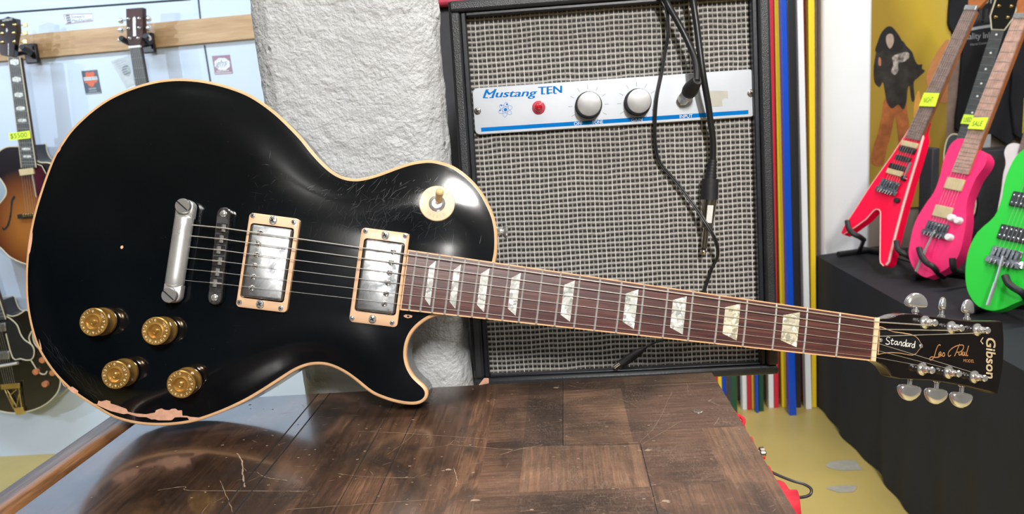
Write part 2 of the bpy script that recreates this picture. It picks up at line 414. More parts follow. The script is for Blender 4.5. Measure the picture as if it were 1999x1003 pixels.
def align(nn):
    x = (Vector((1, 0, 0)) - nn * nn.x).normalized(); y = nn.cross(x); return Matrix(((x.x, y.x, nn.x, 0), (x.y, y.y, nn.y, 0), (x.z, y.z, nn.z, 0), (0, 0, 0, 1)))
def tag(o, label=None, cat=None, group=None, kind=None):
    if label: o['label'] = label
    if cat: o['category'] = cat
    if group: o['group'] = group
    if kind: o['kind'] = kind
    return o
def base_of(vs):
    xs = [v.x for v in vs]; ys = [v.y for v in vs]; zs = [v.z for v in vs]
    return Vector(((min(xs) + max(xs)) / 2, (min(ys) + max(ys)) / 2, min(zs)))
def thing(name, M, label, cat, group=None, kind=None):
    o = bpy.data.objects.new(name, None); COL.objects.link(o); o.empty_display_size = .05
    o.matrix_world = M; MW[o.name] = M.copy(); tag(o, label, cat, group, kind); return o
_TG = {}
def text_geo(txt):
    if txt in _TG: return _TG[txt]
    cu = bpy.data.curves.new('t', 'FONT'); cu.body = txt; cu.resolution_u = 3; cu.fill_mode = 'FRONT'
    o = bpy.data.objects.new('t', cu); COL.objects.link(o)
    dg = bpy.context.evaluated_depsgraph_get(); me = o.evaluated_get(dg).to_mesh()
    V = [v.co.copy() for v in me.vertices]; Fc = [tuple(p.vertices) for p in me.polygons]
    o.evaluated_get(dg).to_mesh_clear(); bpy.data.objects.remove(o); bpy.data.curves.remove(cu)
    x0 = min(v.x for v in V); x1 = max(v.x for v in V); y1 = .73 if any(ch in 'bdfhklt' or ch.isupper() or ch.isdigit() or ch == '$' for ch in txt) else .52
    V = [((v.x - x0) / (x1 - x0), v.y / y1 * 1.0) for v in V]
    _TG[txt] = (V, Fc); return _TG[txt]
def inset(poly, d):
    n = len(poly); ar = sum(poly[i][0] * poly[(i + 1) % n][1] - poly[(i + 1) % n][0] * poly[i][1] for i in range(n)); sg = 1 if ar > 0 else -1
    out = []
    for i in range(n):
        a = Vector(poly[i - 1][:2]); b = Vector(poly[i][:2]); c = Vector(poly[(i + 1) % n][:2])
        e1 = (b - a).normalized(); e2 = (c - b).normalized()
        nn = Vector((-(e1.y + e2.y), e1.x + e2.x)); nn = nn.normalized() if nn.length > 1e-9 else Vector((-e1.y, e1.x))
        k = max(.5, abs(nn.dot(Vector((-e1.y, e1.x)))))
        out.append(tuple(b + nn * d * sg / k))
    return out
def crom(pts, k=6, closed=True):
    P = [Vector(p) for p in pts]; n = len(P); out = []
    for i in range(n if closed else n - 1):
        if closed: a, b, c, d = P[i - 1], P[i], P[(i + 1) % n], P[(i + 2) % n]
        else: a, b, c, d = P[max(i - 1, 0)], P[i], P[i + 1], P[min(i + 2, n - 1)]
        for j in range(k):
            t = j / k
            out.append(.5 * ((2 * b) + (c - a) * t + (2 * a - 5 * b + 4 * c - d) * t * t + (3 * b - 3 * c + d - a) * t ** 3))
    if not closed: out.append(P[-1])
    return out
def rrect(x0, y0, x1, y1, r, k=4):
    out = []
    for cx, cy, a in ((x1 - r, y1 - r, 0), (x0 + r, y1 - r, 90), (x0 + r, y0 + r, 180), (x1 - r, y0 + r, 270)):
        for i in range(k + 1):
            t = radians(a + 90 * i / k); out.append((cx + r * cos(t), cy + r * sin(t)))
    return out
def ngon(cx, cy, r, n=20, a0=0, ry=None):
    return [(cx + r * cos(a0 + 2 * pi * i / n), cy + (ry or r) * sin(a0 + 2 * pi * i / n)) for i in range(n)]
def screw(mb, c, r, h, slot=True, axis=(0, 0, 1), n=16):
    mb.lathe([(r, 0), (r, h * .55), (r * .8, h * .9), (0.0, h)], c, n=n, axis=axis)
def resample(P, N):
    L = [0]
    for i in range(len(P)): L.append(L[-1] + (P[(i + 1) % len(P)] - P[i]).length)
    out = []; tot = L[-1]; j = 0
    for k in range(N):
        s_ = tot * k / N
        while L[j + 1] < s_: j += 1
        f_ = (s_ - L[j]) / max(1e-9, L[j + 1] - L[j]); out.append(P[j].lerp(P[(j + 1) % len(P)], f_))
    return out

# ================================================================ MAIN GUITAR
RG = np.array([[0.992133579874435, 0.12443237633099535, 0.013694648814725563],
               [0.12505668720818203, -0.9901051669665123, -0.06365990363429956],
               [0.005637789465032953, 0.0648717355004083, -0.9978776845200582]])
TG_ = np.array([-.26794887, .00085512, .70269161])
RW = W @ RG; TW = W @ TG_
GM = mat_from(Vector(TW.tolist()) + CAM, RW[:, 0], RW[:, 1], RW[:, 2])
G = Frame(GM)
mm = .001
OUT_PX = [(971, 485), (969.4, 500), (966, 514), (955, 560), (930, 604), (899, 614.6), (879.5, 614), (859.5, 615.6), (837.6, 621.9), (817.6, 635.9), (803.7, 651.9), (795.7, 671.8),
          (793.7, 693.8), (797.7, 713.7), (807.7, 731.7), (819.6, 743.6), (830.0, 752.6), (836.0, 763), (836.3, 772), (831.6, 781), (819.6, 788.5), (799.7, 790.5),
          (769.8, 785.5), (739.8, 775.5), (719.4, 764.6), (687.4, 738.6), (663.5, 723.4), (639.6, 713.9), (618.8, 711.9), (599.7, 714.6), (575.7, 724.4),
          (543.8, 744.6), (511.9, 765), (479.3, 784), (439.4, 802.7), (399.5, 817.7), (369.6, 825.9), (339.7, 830), (309.8, 831.3), (279.8, 829.9),
          (249.9, 824.7), (220, 815.5), (196, 802), (171.6, 787), (141.7, 766.4), (111.8, 738), (87.9, 706.6), (69.9, 673.7), (58, 634.8), (50.5, 592),
          (48.8, 554), (49.6, 515.4), (53.9, 473.5), (61.4, 431.6), (71.9, 392.7), (86.8, 347), (103.8, 304), (119.8, 277.6), (135.7, 254.7),
          (155.7, 233.8), (179.6, 212.8), (209.6, 191.9), (239.5, 177), (269.4, 165.8), (299.3, 157.8), (325, 153.8), (349.9, 152.4), (375, 153.5), (399.7, 156.4),
          (439.6, 165.4), (479.5, 179.5), (509.5, 196.5), (539.4, 219), (565, 243), (590, 269), (609.9, 294), (629.8, 316), (649.8, 333.5), (669.7, 344.2),
          (689.7, 348), (709.6, 346.4), (739.5, 338.2), (769.5, 326.7), (799.4, 316.9), (819.8, 313), (834.7, 311.6), (849.7, 312.6), (879.6, 320.9), (899.6, 332.5),
          (919.5, 348.9), (939.5, 371.8), (955.4, 399.7), (965.4, 423.7), (970.4, 447.6), (971.4, 469.6)]
out0 = [G.uv(*p) for p in OUT_PX]
dense = crom([(p.x, p.y, 0) for p in out0], 6)
OUTL = resample(dense, 560)
for _ in range(2): OUTL = [(OUTL[i - 1] + OUTL[i] * 2 + OUTL[(i + 1) % len(OUTL)]) / 4 for i in range(len(OUTL))]
# height of the carved top: membrane over the outline
gs = .0025
ox0 = min(p.x for p in OUTL) - .01; oy0 = min(p.y for p in OUTL) - .01
nx = int((max(p.x for p in OUTL) - ox0 + .01) / gs) + 2; ny = int((max(p.y for p in OUTL) - oy0 + .01) / gs) + 2
gx = ox0 + np.arange(nx) * gs; gy = oy0 + np.arange(ny) * gs
XX, YY = np.meshgrid(gx, gy, indexing='ij')
def inside(X, Y, poly):
    r = np.zeros(X.shape, bool); n = len(poly)
    for i in range(n):
        a, b = poly[i - 1], poly[i]
        c = ((a[1] > Y) != (b[1] > Y)) & (X < (b[0] - a[0]) * (Y - a[1]) / ((b[1] - a[1]) or 1e-12) + a[0]); r ^= c
    return r
IN = inside(XX, YY, OUTL)
L2 = (.022 / gs) ** 2
h = np.zeros(XX.shape); 
for _ in range(1500):
    nb = np.zeros_like(h); nb[1:-1, 1:-1] = (h[2:, 1:-1] + h[:-2, 1:-1] + h[1:-1, 2:] + h[1:-1, :-2])
    h = np.where(IN, (L2 * nb + 1.0) / (4 * L2 + 1), 0)
S = np.clip(h, 0, 1); S = (S * S * (3 - 2 * S)) * (.35 + .65 * S) / (.97)
vv = np.clip((np.abs(YY) - .036) / .05, 0, 1); vv = vv * vv * (3 - 2 * vv)
Hc = .0125 - .07 * np.maximum(0, XX - .005); Hc = np.maximum(Hc, .0015)
Hs = .0130 - .048 * np.maximum(0, XX - .015)
HT = S * (Hc * (1 - vv) + Hs * vv)
for _ in range(4):
    K = HT.copy(); K[1:-1, 1:-1] = (HT[2:, 1:-1] + HT[:-2, 1:-1] + HT[1:-1, 2:] + HT[1:-1, :-2] + 4 * HT[1:-1, 1:-1]) / 8; HT = np.where(IN, K, 0)
def top_h(x, y):
    fx = (x - ox0) / gs; fy = (y - oy0) / gs; i = int(fx); j = int(fy)
    if i < 0 or j < 0 or i >= nx - 1 or j >= ny - 1: return 0.
    a = fx - i; b = fy - j
    return float(HT[i, j] * (1 - a) * (1 - b) + HT[i + 1, j] * a * (1 - b) + HT[i, j + 1] * (1 - a) * b + HT[i + 1, j + 1] * a * b)
def top_n(x, y, e=.003):
    return Vector((-(top_h(x + e, y) - top_h(x - e, y)) / (2 * e), -(top_h(x, y + e) - top_h(x, y - e)) / (2 * e), 1)).normalized()
def guv(px, py, dw=0.):
    w = dw
    for _ in range(4): p = G.uv(px, py, w); w = top_h(p.x, p.y) + dw
    return Vector((p.x, p.y, w))
def wfb(u): return .022 - .07 * u

gbase = G.uv(320, 829, -.045)
guitar = thing('electric_guitar', GM @ Matrix.Translation((gbase.x, gbase.y, -.045)), 'glossy black single-cutaway electric guitar with cream binding and gold knobs leaning on the counter', 'guitar')
# --- body: back and sides
INS = inset([(p.x, p.y) for p in OUTL], .0030)
mb = MB(GM)
n = len(OUTL)
back = inset([(p.x, p.y) for p in OUTL], .004)
vs = [(p.x, p.y, -.005) for p in OUTL] + [(p.x, p.y, -.044) for p in OUTL] + [(p[0], p[1], -.0485) for p in back]
fs = []
for k in range(2):
    for i in range(n): j = (i + 1) % n; fs.append((k * n + i, k * n + j, (k + 1) * n + j, (k + 1) * n + i))
tr = geometry.tessellate_polygon([[Vector((p[0], p[1], 0)) for p in back]]); fs += [(2 * n + a, 2 * n + b, 2 * n + c) for a, b, c in tr]
tr0 = geometry.tessellate_polygon([[Vector((p.x, p.y, 0)) for p in OUTL]]); fs += [tuple(t_) for t_ in tr0]
mb.add(vs, fs)
mb.build('body', M_SIDE, guitar, angle=50)
# --- carved top
pts2 = [Vector(p) for p in INS]; nb_ = len(pts2)
RIM = inside(XX, YY, inset([(p.x, p.y) for p in OUTL], .0050))
rowh = 0; pin = []
for i in range(nx):
    for j in range(ny):
        if RIM[i, j]: pin.append(Vector((gx[i], gy[j])))
res = geometry.delaunay_2d_cdt(pts2 + pin, [(i, (i + 1) % nb_) for i in range(nb_)], [], 1, 1e-7)
mb = MB(GM); mb.add([(p.x, p.y, top_h(p.x, p.y)) for p in res[0]], [tuple(f) for f in res[2]])
mb.build('carved_top', M_BLACK, guitar, angle=180)
# --- binding
mb = MB(GM); rings = [(0, -.0062), (0, -.0012), (.0004, -.0004), (.0012, .0001), (.0031, .0003), (.0033, -.004)]
vs = []; fs = []
for d, z in rings:
    q = inset([(p.x, p.y) for p in OUTL], d) if d else [(p.x, p.y) for p in OUTL]; vs += [(a[0], a[1], z) for a in q]
for k in range(len(rings) - 1):
    for i in range(n): j = (i + 1) % n; fs.append((k * n + i, k * n + j, (k + 1) * n + j, (k + 1) * n + i))
mb.add(vs, fs); mb.build('body_binding', M_CREAM, guitar, angle=60)

# --- bare wood where the lacquer chipped off
def chip(name, pts, mat=M_CHIP, dw=.00015, sub=1):
    P = [guv(x, y) for x, y in pts]; poly = [(p.x, p.y, 0) for p in P]
    dd = resample([Vector(p) for p in poly], max(12, len(pts) * 4))
    mb = MB(GM)
    xs = [p.x for p in dd]; ys = [p.y for p in dd]
    stp = .002; ins = []
    X, Y = np.meshgrid(np.arange(min(xs), max(xs), stp), np.arange(min(ys), max(ys), stp), indexing='ij')
    I = inside(X, Y, dd)
    for a in range(X.shape[0]):
        for b in range(X.shape[1]):
            if I[a, b]: ins.append(Vector((X[a, b], Y[a, b])))
    nd = len(dd)
    r = geometry.delaunay_2d_cdt([Vector((p.x, p.y)) for p in dd] + ins, [(i, (i + 1) % nd) for i in range(nd)], [], 1, 1e-7)
    mb.add([(p.x, p.y, max(top_h(p.x, p.y), .0003) + dw) for p in r[0]], [tuple(f) for f in r[2]])
    return mb.build(name, mat, guitar, angle=180)
def cz(pts, ox, oy, s): return [(ox + x / s, oy + y / s) for x, y in pts]
chip('paint_chip', cz([(8, 682), (45, 672), (90, 705), (85, 720), (60, 725), (25, 700)], 130, 580, 3.857))
chip('paint_chip', cz([(205, 800), (232, 806), (240, 778), (262, 784), (300, 774), (330, 782), (332, 800), (375, 812), (430, 832), (452, 840), (462, 862), (520, 874), (600, 880), (640, 872),
                       (668, 868), (672, 850), (715, 836), (740, 848), (775, 850), (790, 840), (822, 838), (838, 852), (870, 850), (872, 892), (905, 892), (930, 900), (1005, 906), (975, 922), (925, 928),
                       (912, 905), (860, 902), (815, 904), (800, 918), (790, 926), (690, 926), (665, 918), (640, 920), (600, 902), (540, 900), (460, 876), (430, 880), (380, 868), (330, 856), (290, 838), (240, 816)], 130, 580, 3.857))
chip('paint_chip', cz([(540, 80), (560, 68), (600, 72), (628, 80), (622, 98), (580, 106), (545, 92)], 680, 600, 5.013))
chip('screw_hole', cz([(572, 82), (584, 76), (598, 80), (600, 90), (588, 96), (576, 92)], 680, 600, 5.013), M_DARKHOLE, .0003)
for pts in ([(61, 447), (64, 452), (63, 470), (59, 492), (55, 500), (56, 480)], [(118, 285), (121, 283), (118, 293), (112, 300), (110, 300)],
            [(76, 660), (80, 672), (82, 683), (79, 680)], [(120, 744), (126, 752), (131, 757), (124, 752)], [(236, 480), (240, 479), (241, 483), (238, 486), (235, 484)]):
    chip('paint_nick', pts)
# --- fine scratches
mb = MB(GM); rr = random.Random(3)
def scratch(px, py, L, ang, w):
    p = guv(px, py); q = []
    for k in range(5):
        t = (k / 4 - .5) * L; x = p.x + cos(ang) * t + sin(k) * .0001; y = p.y + sin(ang) * t
        q.append((x, y, top_h(x, y) + .00006))
    mb.strip(q, [w * .3, w, w, w, w * .3])
for _ in range(360):
    px = rr.gauss(765, 75); py = rr.gauss(410, 42)
    if px > 900 or py > 520 or px < 500 or py < 340: continue
    if py > 448 and 700 < px < 805: continue
    scratch(px, py, rr.uniform(.002, .013), rr.gauss(1.05, .55) if rr.random() < .7 else rr.uniform(0, 3), rr.uniform(.00006, .00016))
for _ in range(90): scratch(rr.uniform(480, 700), rr.uniform(300, 440) + 30, rr.uniform(.001, .006), rr.uniform(0, 3), .0001)
for _ in range(70): scratch(rr.uniform(100, 620), rr.uniform(230, 760), rr.uniform(.0006, .002), rr.uniform(0, 3), .00014)
for _ in range(60):
    t = rr.random(); scratch(85 + 120 * t + rr.gauss(0, 6), 655 + 125 * t ** .8 + rr.gauss(0, 8), rr.uniform(.003, .018), -.75 + rr.gauss(0, .25), .0001)
mb.build('surface_scratches', M_SCR, guitar, smooth=False, recalc=False, kind='stuff')

# --- neck and fretboard
UE = .169; UN = .628
def hw(u): return (.0430 + (.0570 - .0430) * (UN - u) / .459) / 2
mb = MB(GM)
vs = []; fs = []; NS = 24; KS = 14
for i in range(NS + 1):
    u = .235 + (UN + .004 - .235) * i / NS; t = (u - .235) / (UN - .235); H = hw(u) - .0008; dep = .0175 - .003 * t
    if i < 3: dep = .034 - .0055 * i
    for k in range(KS + 1):
        a = pi * k / KS; vs.append((u, -H * cos(a), wfb(u) - .0045 - dep * sin(a) ** .75))
for i in range(NS):
    for k in range(KS): a = i * (KS + 1) + k; fs.append((a, a + 1, a + KS + 2, a + KS + 1))
for i in range(NS): fs.append((i * (KS + 1), (i + 1) * (KS + 1), (i + 1) * (KS + 1) + KS, i * (KS + 1) + KS))
fs.append(tuple(range(KS + 1))); fs.append(tuple(NS * (KS + 1) + k for k in range(KS + 1))[::-1])
mb.add(vs, fs); neck = mb.build('neck', M_SIDE, guitar, angle=50)
FR = .305
def fsurf(u, v): return wfb(u) - v * v / (2 * FR)
mb = MB(GM); vs = []; fs = []; NV = 10
for i in range(41):
    u = UE + (UN - UE) * i / 40; H = hw(u) - .0013
    for k in range(NV + 1): v = -H + 2 * H * k / NV; vs.append((u, v, fsurf(u, v)))
    vs += [(u, -H, wfb(u) - .006), (u, H, wfb(u) - .006)]
R_ = NV + 3
for i in range(40):
    a = i * R_; b = a + R_
    for k in range(NV): fs.append((a + k, a + k + 1, b + k + 1, b + k))
    fs += [(a, b, b + NV + 1, a + NV + 1), (a + NV, a + NV + 2, b + NV + 2, b + NV), (a + NV + 1, b + NV + 1, b + NV + 2, a + NV + 2)]
fs += [tuple(range(NV + 1)) + (NV + 2, NV + 1), tuple(40 * R_ + k for k in range(NV + 1)) + (40 * R_ + NV + 2, 40 * R_ + NV + 1)]
mb.add(vs, fs); fb = mb.build('fretboard', M_ROSE, guitar, angle=30)
mb = MB(GM)
for s_ in (-1, 1):
    q0 = [(UE, s_ * (hw(UE) - .0013)), (UN, s_ * (hw(UN) - .0013)), (UN, s_ * hw(UN)), (UE, s_ * hw(UE))]
    vs = [(u, v, wfb(u) - (hw(u) ** 2) / (2 * FR) + .0002) for u, v in q0] + [(u, v, wfb(u) - .0062) for u, v in q0]
    mb.add(vs, [(0, 1, 2, 3), (4, 5, 6, 7), (0, 1, 5, 4), (1, 2, 6, 5), (2, 3, 7, 6), (3, 0, 4, 7)])
mb.box2((UE - .0012, -hw(UE), wfb(UE) - .006), (UE, hw(UE), wfb(UE) - .0005))
mb.build('fretboard_binding', M_CREAM, fb, angle=30)
def ufret(k): return UN * 1.0 - UN * (1 - 2 ** (-k / 12))
for k in range(1, 23):
    u = ufret(k); H = hw(u) - .0004
    mb = MB(GM); mb.tube([(u, -H + 2 * H * i / 8, fsurf(u, -H + 2 * H * i / 8) + .0001) for i in range(9)], .00105, n=8)
    mb.build('fret', M_FRET, fb)
for k in (3, 5, 7, 9, 12, 15, 17, 19, 21):
    a, b = ufret(k), ufret(k - 1); mid = (a + b) / 2; w_ = (b - a) * (.53 if k < 19 else .50); H = hw(mid) - .0013
    l, r = mid - w_ / 2, mid + w_ / 2
    mb = MB(GM); P4 = [(l, -H * .57), (r, -H * .80), (r, H * .80), (l, H * .57)]; vs = []; fs = []
    for i in range(9):
        t = i / 8; pl_ = Vector(P4[0]).lerp(Vector(P4[3]), t); pr_ = Vector(P4[1]).lerp(Vector(P4[2]), t)
        vs += [(pl_.x, pl_.y, fsurf(*pl_) + .00012), (pr_.x, pr_.y, fsurf(*pr_) + .00012)]
    for i in range(8): fs.append((2 * i, 2 * i + 1, 2 * i + 3, 2 * i + 2))
    mb.add(vs, fs); mb.build('inlay', M_PEARLY if k in (3, 5) else M_PEARL, fb, smooth=False)
nutw = hw(UN)
mb = MB(GM); zt = wfb(UN) + .0014
mb.prism([(UN - .0003, -nutw), (UN + .0048, -nutw), (UN + .0048, nutw), (UN - .0003, nutw)], wfb(UN) - .006, zt, ch=.0006)
mb.build('nut', M_NUT, guitar)
# --- headstock
A = radians(19.5)
HM = GM @ Matrix.Translation((UN + .003, 0, wfb(UN) - .0035)) @ Matrix.Rotation(A, 4, 'Y')
HF = Frame(HM)
hpx = [(1710, 705), (1720, 710), (1731, 718.8), (1742, 735.5), (1757.5, 739.7), (1787, 741), (1817.6, 742.5), (1852, 747.5), (1887.4, 753.7), (1929.3, 763.5), (1947.5, 770.0),
       (1951.5, 752), (1956, 730), (1959.5, 696.4), (1960, 660), (1958.5, 640), (1957.3, 626.6), (1930, 627.2), (1901.4, 627), (1870, 624), (1845.5, 620.4), (1812, 616), (1784, 612.5), (1765, 612), (1748, 615.5), (1733.8, 621), (1717, 622.4)]
hp = [HF.uv(*p) for p in hpx]; hp = [(p.x, p.y) for p in hp]
mb = MB(HM); mb.prism(hp, -.0145, -.0012)
hs = mb.build('headstock', M_HSIDE, guitar, angle=30, bevel=.0012)
mb = MB(HM); mb.prism(inset(hp, .0010), -.0012, .0002)
mb.build('headstock_face', M_HEAD, hs, angle=30)
# truss rod cover
tp = [(238, 345), (262, 352), (300, 368), (340, 382), (400, 390), (450, 398), (490, 412), (515, 438), (530, 466), (541, 476), (541, 492), (528, 500), (514, 514), (495, 540), (470, 550), (440, 548), (380, 536), (320, 532), (270, 536), (228, 546), (232, 500), (236, 420)]
tl = [HF.uv(1650 + x / 3.5817, 540 + y / 3.5817, .001) for x, y in tp]; tl = [(p.x, p.y) for p in tl]
mb = MB(HM); mb.prism(tl, .0002, .0011); tc_ = mb.build('truss_rod_cover', M_CREAM, hs)
mb = MB(HM); mb.prism(inset(tl, .0009), .0011, .0016); mb.build('cover_face', M_BLKPL, tc_)
for x, y in ((247, 443), (527, 483)):
    p = HF.uv(1650 + x / 3.5817, 540 + y / 3.5817, .0016); mb = MB(HM); screw(mb, p, .0020, .0010); mb.build('cover_screw', M_CHROME, tc_)
def hz(x, y, w=.0017): p = HF.uv(1650 + x / 3.5817, 540 + y / 3.5817, w); return (p.x, p.y)
def strokes(mb, lines, f, w, z, k=6):
    for ln in lines:
        q = crom([(*f(*p), 0) for p in ln], k, closed=False)
        mb.strip([(p.x, p.y, z) for p in q], w)
STD = [[(318, 428), (300, 424), (290, 436), (298, 448), (312, 456), (312, 470), (296, 474), (284, 468)],
       [(336, 432), (328, 464), (332, 474), (344, 468)], [(322, 446), (346, 446)],
       [(372, 452), (358, 452), (350, 464), (356, 476), (368, 468), (374, 452), (372, 476), (380, 474)],
       [(388, 454), (384, 478)], [(386, 464), (398, 454), (404, 460), (400, 480), (408, 480)],
       [(430, 458), (418, 460), (412, 472), (418, 484), (430, 474), (440, 436), (434, 484), (440, 484)],
       [(456, 462), (444, 466), (442, 480), (450, 486), (458, 474), (462, 462), (458, 488)],
       [(468, 464), (464, 490)], [(466, 474), (474, 464), (480, 466)],
       [(498, 470), (486, 472), (480, 484), (486, 494), (496, 486), (506, 446), (500, 496)]]
mb = MB(HM)
sx = lambda x, y: hz(282 + (x - 284) * .935, y - 2 + (x - 284) * .02)
strokes(mb, STD, sx, .00085, .00172, 5)
mb.build('lettering', M_NUM, tc_, smooth=False, recalc=False)
LP = [[(668, 480), (655, 476), (640, 500), (628, 540), (618, 568), (600, 582), (590, 574), (604, 560), (630, 564), (655, 560), (672, 545)],
      [(655, 548), (670, 538), (668, 526), (658, 532), (654, 548), (662, 556), (676, 548)], [(676, 548), (690, 530), (696, 545), (690, 556), (678, 552)],
      [(800, 470), (780, 520), (764, 556)], [(740, 548), (724, 556), (722, 530), (748, 500), (790, 480), (826, 480), (822, 510), (796, 528), (776, 524)],
      [(812, 520), (798, 528), (796, 546), (808, 544), (816, 522), (814, 546), (822, 546)], [(826, 522), (820, 542), (828, 550), (838, 526), (836, 550), (844, 548)],
      [(864, 482), (850, 530), (850, 552), (860, 548)]]
mb = MB(HM); strokes(mb, LP, lambda x, y: hz(x, y, .0004), .0010, .00032, 5)
LL, LR, UL = hz(824, 596, 0), hz(900, 600, 0), hz(826, 574, 0)
mb.text('MODEL', LL, LR, UL, .00032); mb.build('model_script', M_GOLDINK, hs, smooth=False, recalc=False)
mb = MB(HM)
LL, LR, UL = hz(985, 424, 0), hz(985, 706, 0), hz(1052, 436, 0)
for dx in (-.0003, 0, .0003):
    for dy in (-.0002, .0002): mb.text('Gibson', (LL[0] + dx, LL[1] + dy), (LR[0] + dx, LR[1] + dy), (UL[0] + dx, UL[1] + dy), .00034 + dx * .01)
q = [hz(962, 424, 0), hz(945, 450, 0), hz(962, 470, 0)]
mb.strip([(*p, .00034) for p in q], .0012)
mb.build('headstock_logo', M_LOGO, hs, smooth=False, recalc=False)
# tuners: posts, bushings, buttons
TB = [((1806.4, 628.8), (1789, 585.5), 24, 15.5, -.30, 1), ((1858, 639), (1840, 592.5), 10, 14.5, .66, 1), ((1908.4, 643.4), (1889.7, 597.5), 16, 15.5, .30, 1),
      ((1800.8, 720), (1774.3, 766.8), 25, 16.5, -.35, -1), ((1852.5, 726.6), (1826.5, 773.6), 25, 16.5, -.35, -1), ((1902.8, 735.5), (1875.7, 781.2), 25.5, 16.5, -.35, -1)]
POST = []
for (bx, by), (kx, ky), kw, kh, yaw, sg in TB:
    b = HF.uv(bx, by, .001); k = HF.uv(kx, ky, -.010)
    mb = MB(HM)
    mb.lathe([(.0066, 0), (.0066, .0012), (.0052, .0020), (.0040, .0032), (.0036, .0060), (.0028, .0072), (.0026, .0090), (.0034, .0102), (.0036, .0122), (.0028, .0134), (0, .0136)], (b.x, b.y, .0002), n=24)
    tn = mb.build('tuner', M_CHROME, guitar)
    POST.append(b)
    ey = (k.y - sg * kh * .0005)  # inner edge of the button
    mb = MB(HM); edge = b.y + sg * .012
    mb.lathe([(.0038, 0), (.0038, .003), (.0026, .004), (.0026, .006), (.0036, .007), (.0036, .009), (.0022, .010), (.0022, abs(ey - edge) + .010)], (k.x, ey - sg * (abs(ey - edge) + .0095), -.010), n=16, axis=(0, sg, 0))
    mb.build('tuner_shaft', M_CHROME, tn)
    # kidney-shaped key
    prof = []
    for i in range(20):
        t = pi * i / 19; prof.append((cos(t) * .5, sin(t) * .78 - .02))
    prof += [(-.44, -.16), (-.25, -.22), (0, -.235), (.25, -.22), (.44, -.16)]
    Kd = (HM @ Matrix.Translation((k.x, k.y - sg * kh * .00028, -.010)) @ Matrix.Rotation(yaw, 4, 'Y'))
    mb = MB(Kd); wid = .0245
    sc_ = lambda f_, z: [(p[0] * wid * f_, (p[1] * sg) * kh * .001 * f_, z) for p in prof]
    vs = []; fs = []; m_ = len(prof)
    for f_, z in ((.0, .0034), (.55, .0034), (.86, .0026), (1, .0008), (1, -.0008), (.86, -.0026), (.55, -.0034), (0, -.0034)): vs += sc_(f_, z)
    for a in range(7):
        for i in range(m_): j = (i + 1) % m_; fs.append((a * m_ + i, a * m_ + j, (a + 1) * m_ + j, (a + 1) * m_ + i))
    mb.add(vs, fs); mb.build('tuner_button', M_CHROME, tn, angle=60)

# --- pickups
def pickup(ring, cover, poles, small, large, ringtop, covtop):
    C = [G.uv(x, y, ringtop) for x, y in ring]
    u0 = (C[0].x + C[3].x) / 2; u1 = (C[1].x + C[2].x) / 2; v1 = (C[0].y + C[1].y) / 2; v0 = (C[2].y + C[3].y) / 2
    Cc = [G.uv(x, y, covtop) for x, y in cover]
    a0 = (Cc[0].x + Cc[3].x) / 2; a1 = (Cc[1].x + Cc[2].x) / 2; b1 = (Cc[0].y + Cc[1].y) / 2; b0 = (Cc[2].y + Cc[3].y) / 2
    um = (u0 + u1) / 2
    T = GM @ Matrix.Translation((um, 0, ringtop)) @ Matrix.Rotation(.05, 4, 'Y')
    O = rrect(u0 - um, v0, u1 - um, v1, .0035); Iq = rrect(a0 - um - .0012, b0 - .0012, a1 - um + .0012, b1 + .0012, .003)
    mb = MB(T); m_ = len(O); vs = []; fs = []
    o2 = inset(O, .0012)
    for P_, z in ((O, -.012), (O, -.0008), (o2, 0), (Iq, 0), (Iq, -.012)): vs += [(p[0], p[1], z) for p in P_]
    for a in range(4):
        for i in range(m_): j = (i + 1) % m_; fs.append((a * m_ + i, a * m_ + j, (a + 1) * m_ + j, (a + 1) * m_ + i))
    mb.add(vs, fs); pr = mb.build('pickup_ring', M_RING, guitar, angle=40)
    mb = MB(T); hgt = covtop - ringtop
    Cq = rrect(a0 - um, b0, a1 - um, b1, .003, k=5); vs = []; fs = []; m_ = len(Cq)
    for P_, z in ((Cq, -.010), (Cq, hgt - .0018), (inset(Cq, .0006), hgt - .0005), (inset(Cq, .0018), hgt)): vs += [(p[0], p[1], z) for p in P_]
    for a in range(3):
        for i in range(m_): j = (i + 1) % m_; fs.append((a * m_ + i, a * m_ + j, (a + 1) * m_ + j, (a + 1) * m_ + i))
    fs.append(tuple(3 * m_ + i for i in range(m_)))
    mb.add(vs, fs); pu = mb.build('pickup', M_COVER, guitar, angle=60)
    for x, y in poles:
        p = T.inverted() @ GM @ G.uv(x, y, covtop + .0005); p.z = hgt
        mb = MB(T); mb.lathe([(.0029, -.0002), (.0027, .0006), (.0018, .0013), (0, .0016)], p, n=18); mb.build('pole_screw', M_CHROME, pu)
        mb = MB(T); mb.box((p.x, p.y, hgt + .0015), (.0046, .0007, .0006), R=Matrix.Rotation(rr.uniform(-1, 1), 3, 'Z')); mb.build('screw_slot', M_DARKHOLE, pu)
    for L_, r in ((small, .0023), (large, .0038)):
        for x, y in L_:
            p = T.inverted() @ GM @ G.uv(x, y, ringtop); p.z = 0
            mb = MB(T); screw(mb, p, r, .0016 if r < .003 else .0028, n=18)
            mb.build('ring_screw', M_CHROME, pr)
            mb = MB(T); zz = .0017 if r < .003 else .0028
            for q_ in (0, 1): mb.box((p.x, p.y, zz - .0002), (r * 1.1, r * .25, .0006), R=Matrix.Rotation(.6 + q_ * pi / 2, 3, 'Z'))
            mb.build('screw_slot', M_DARKHOLE, pr)
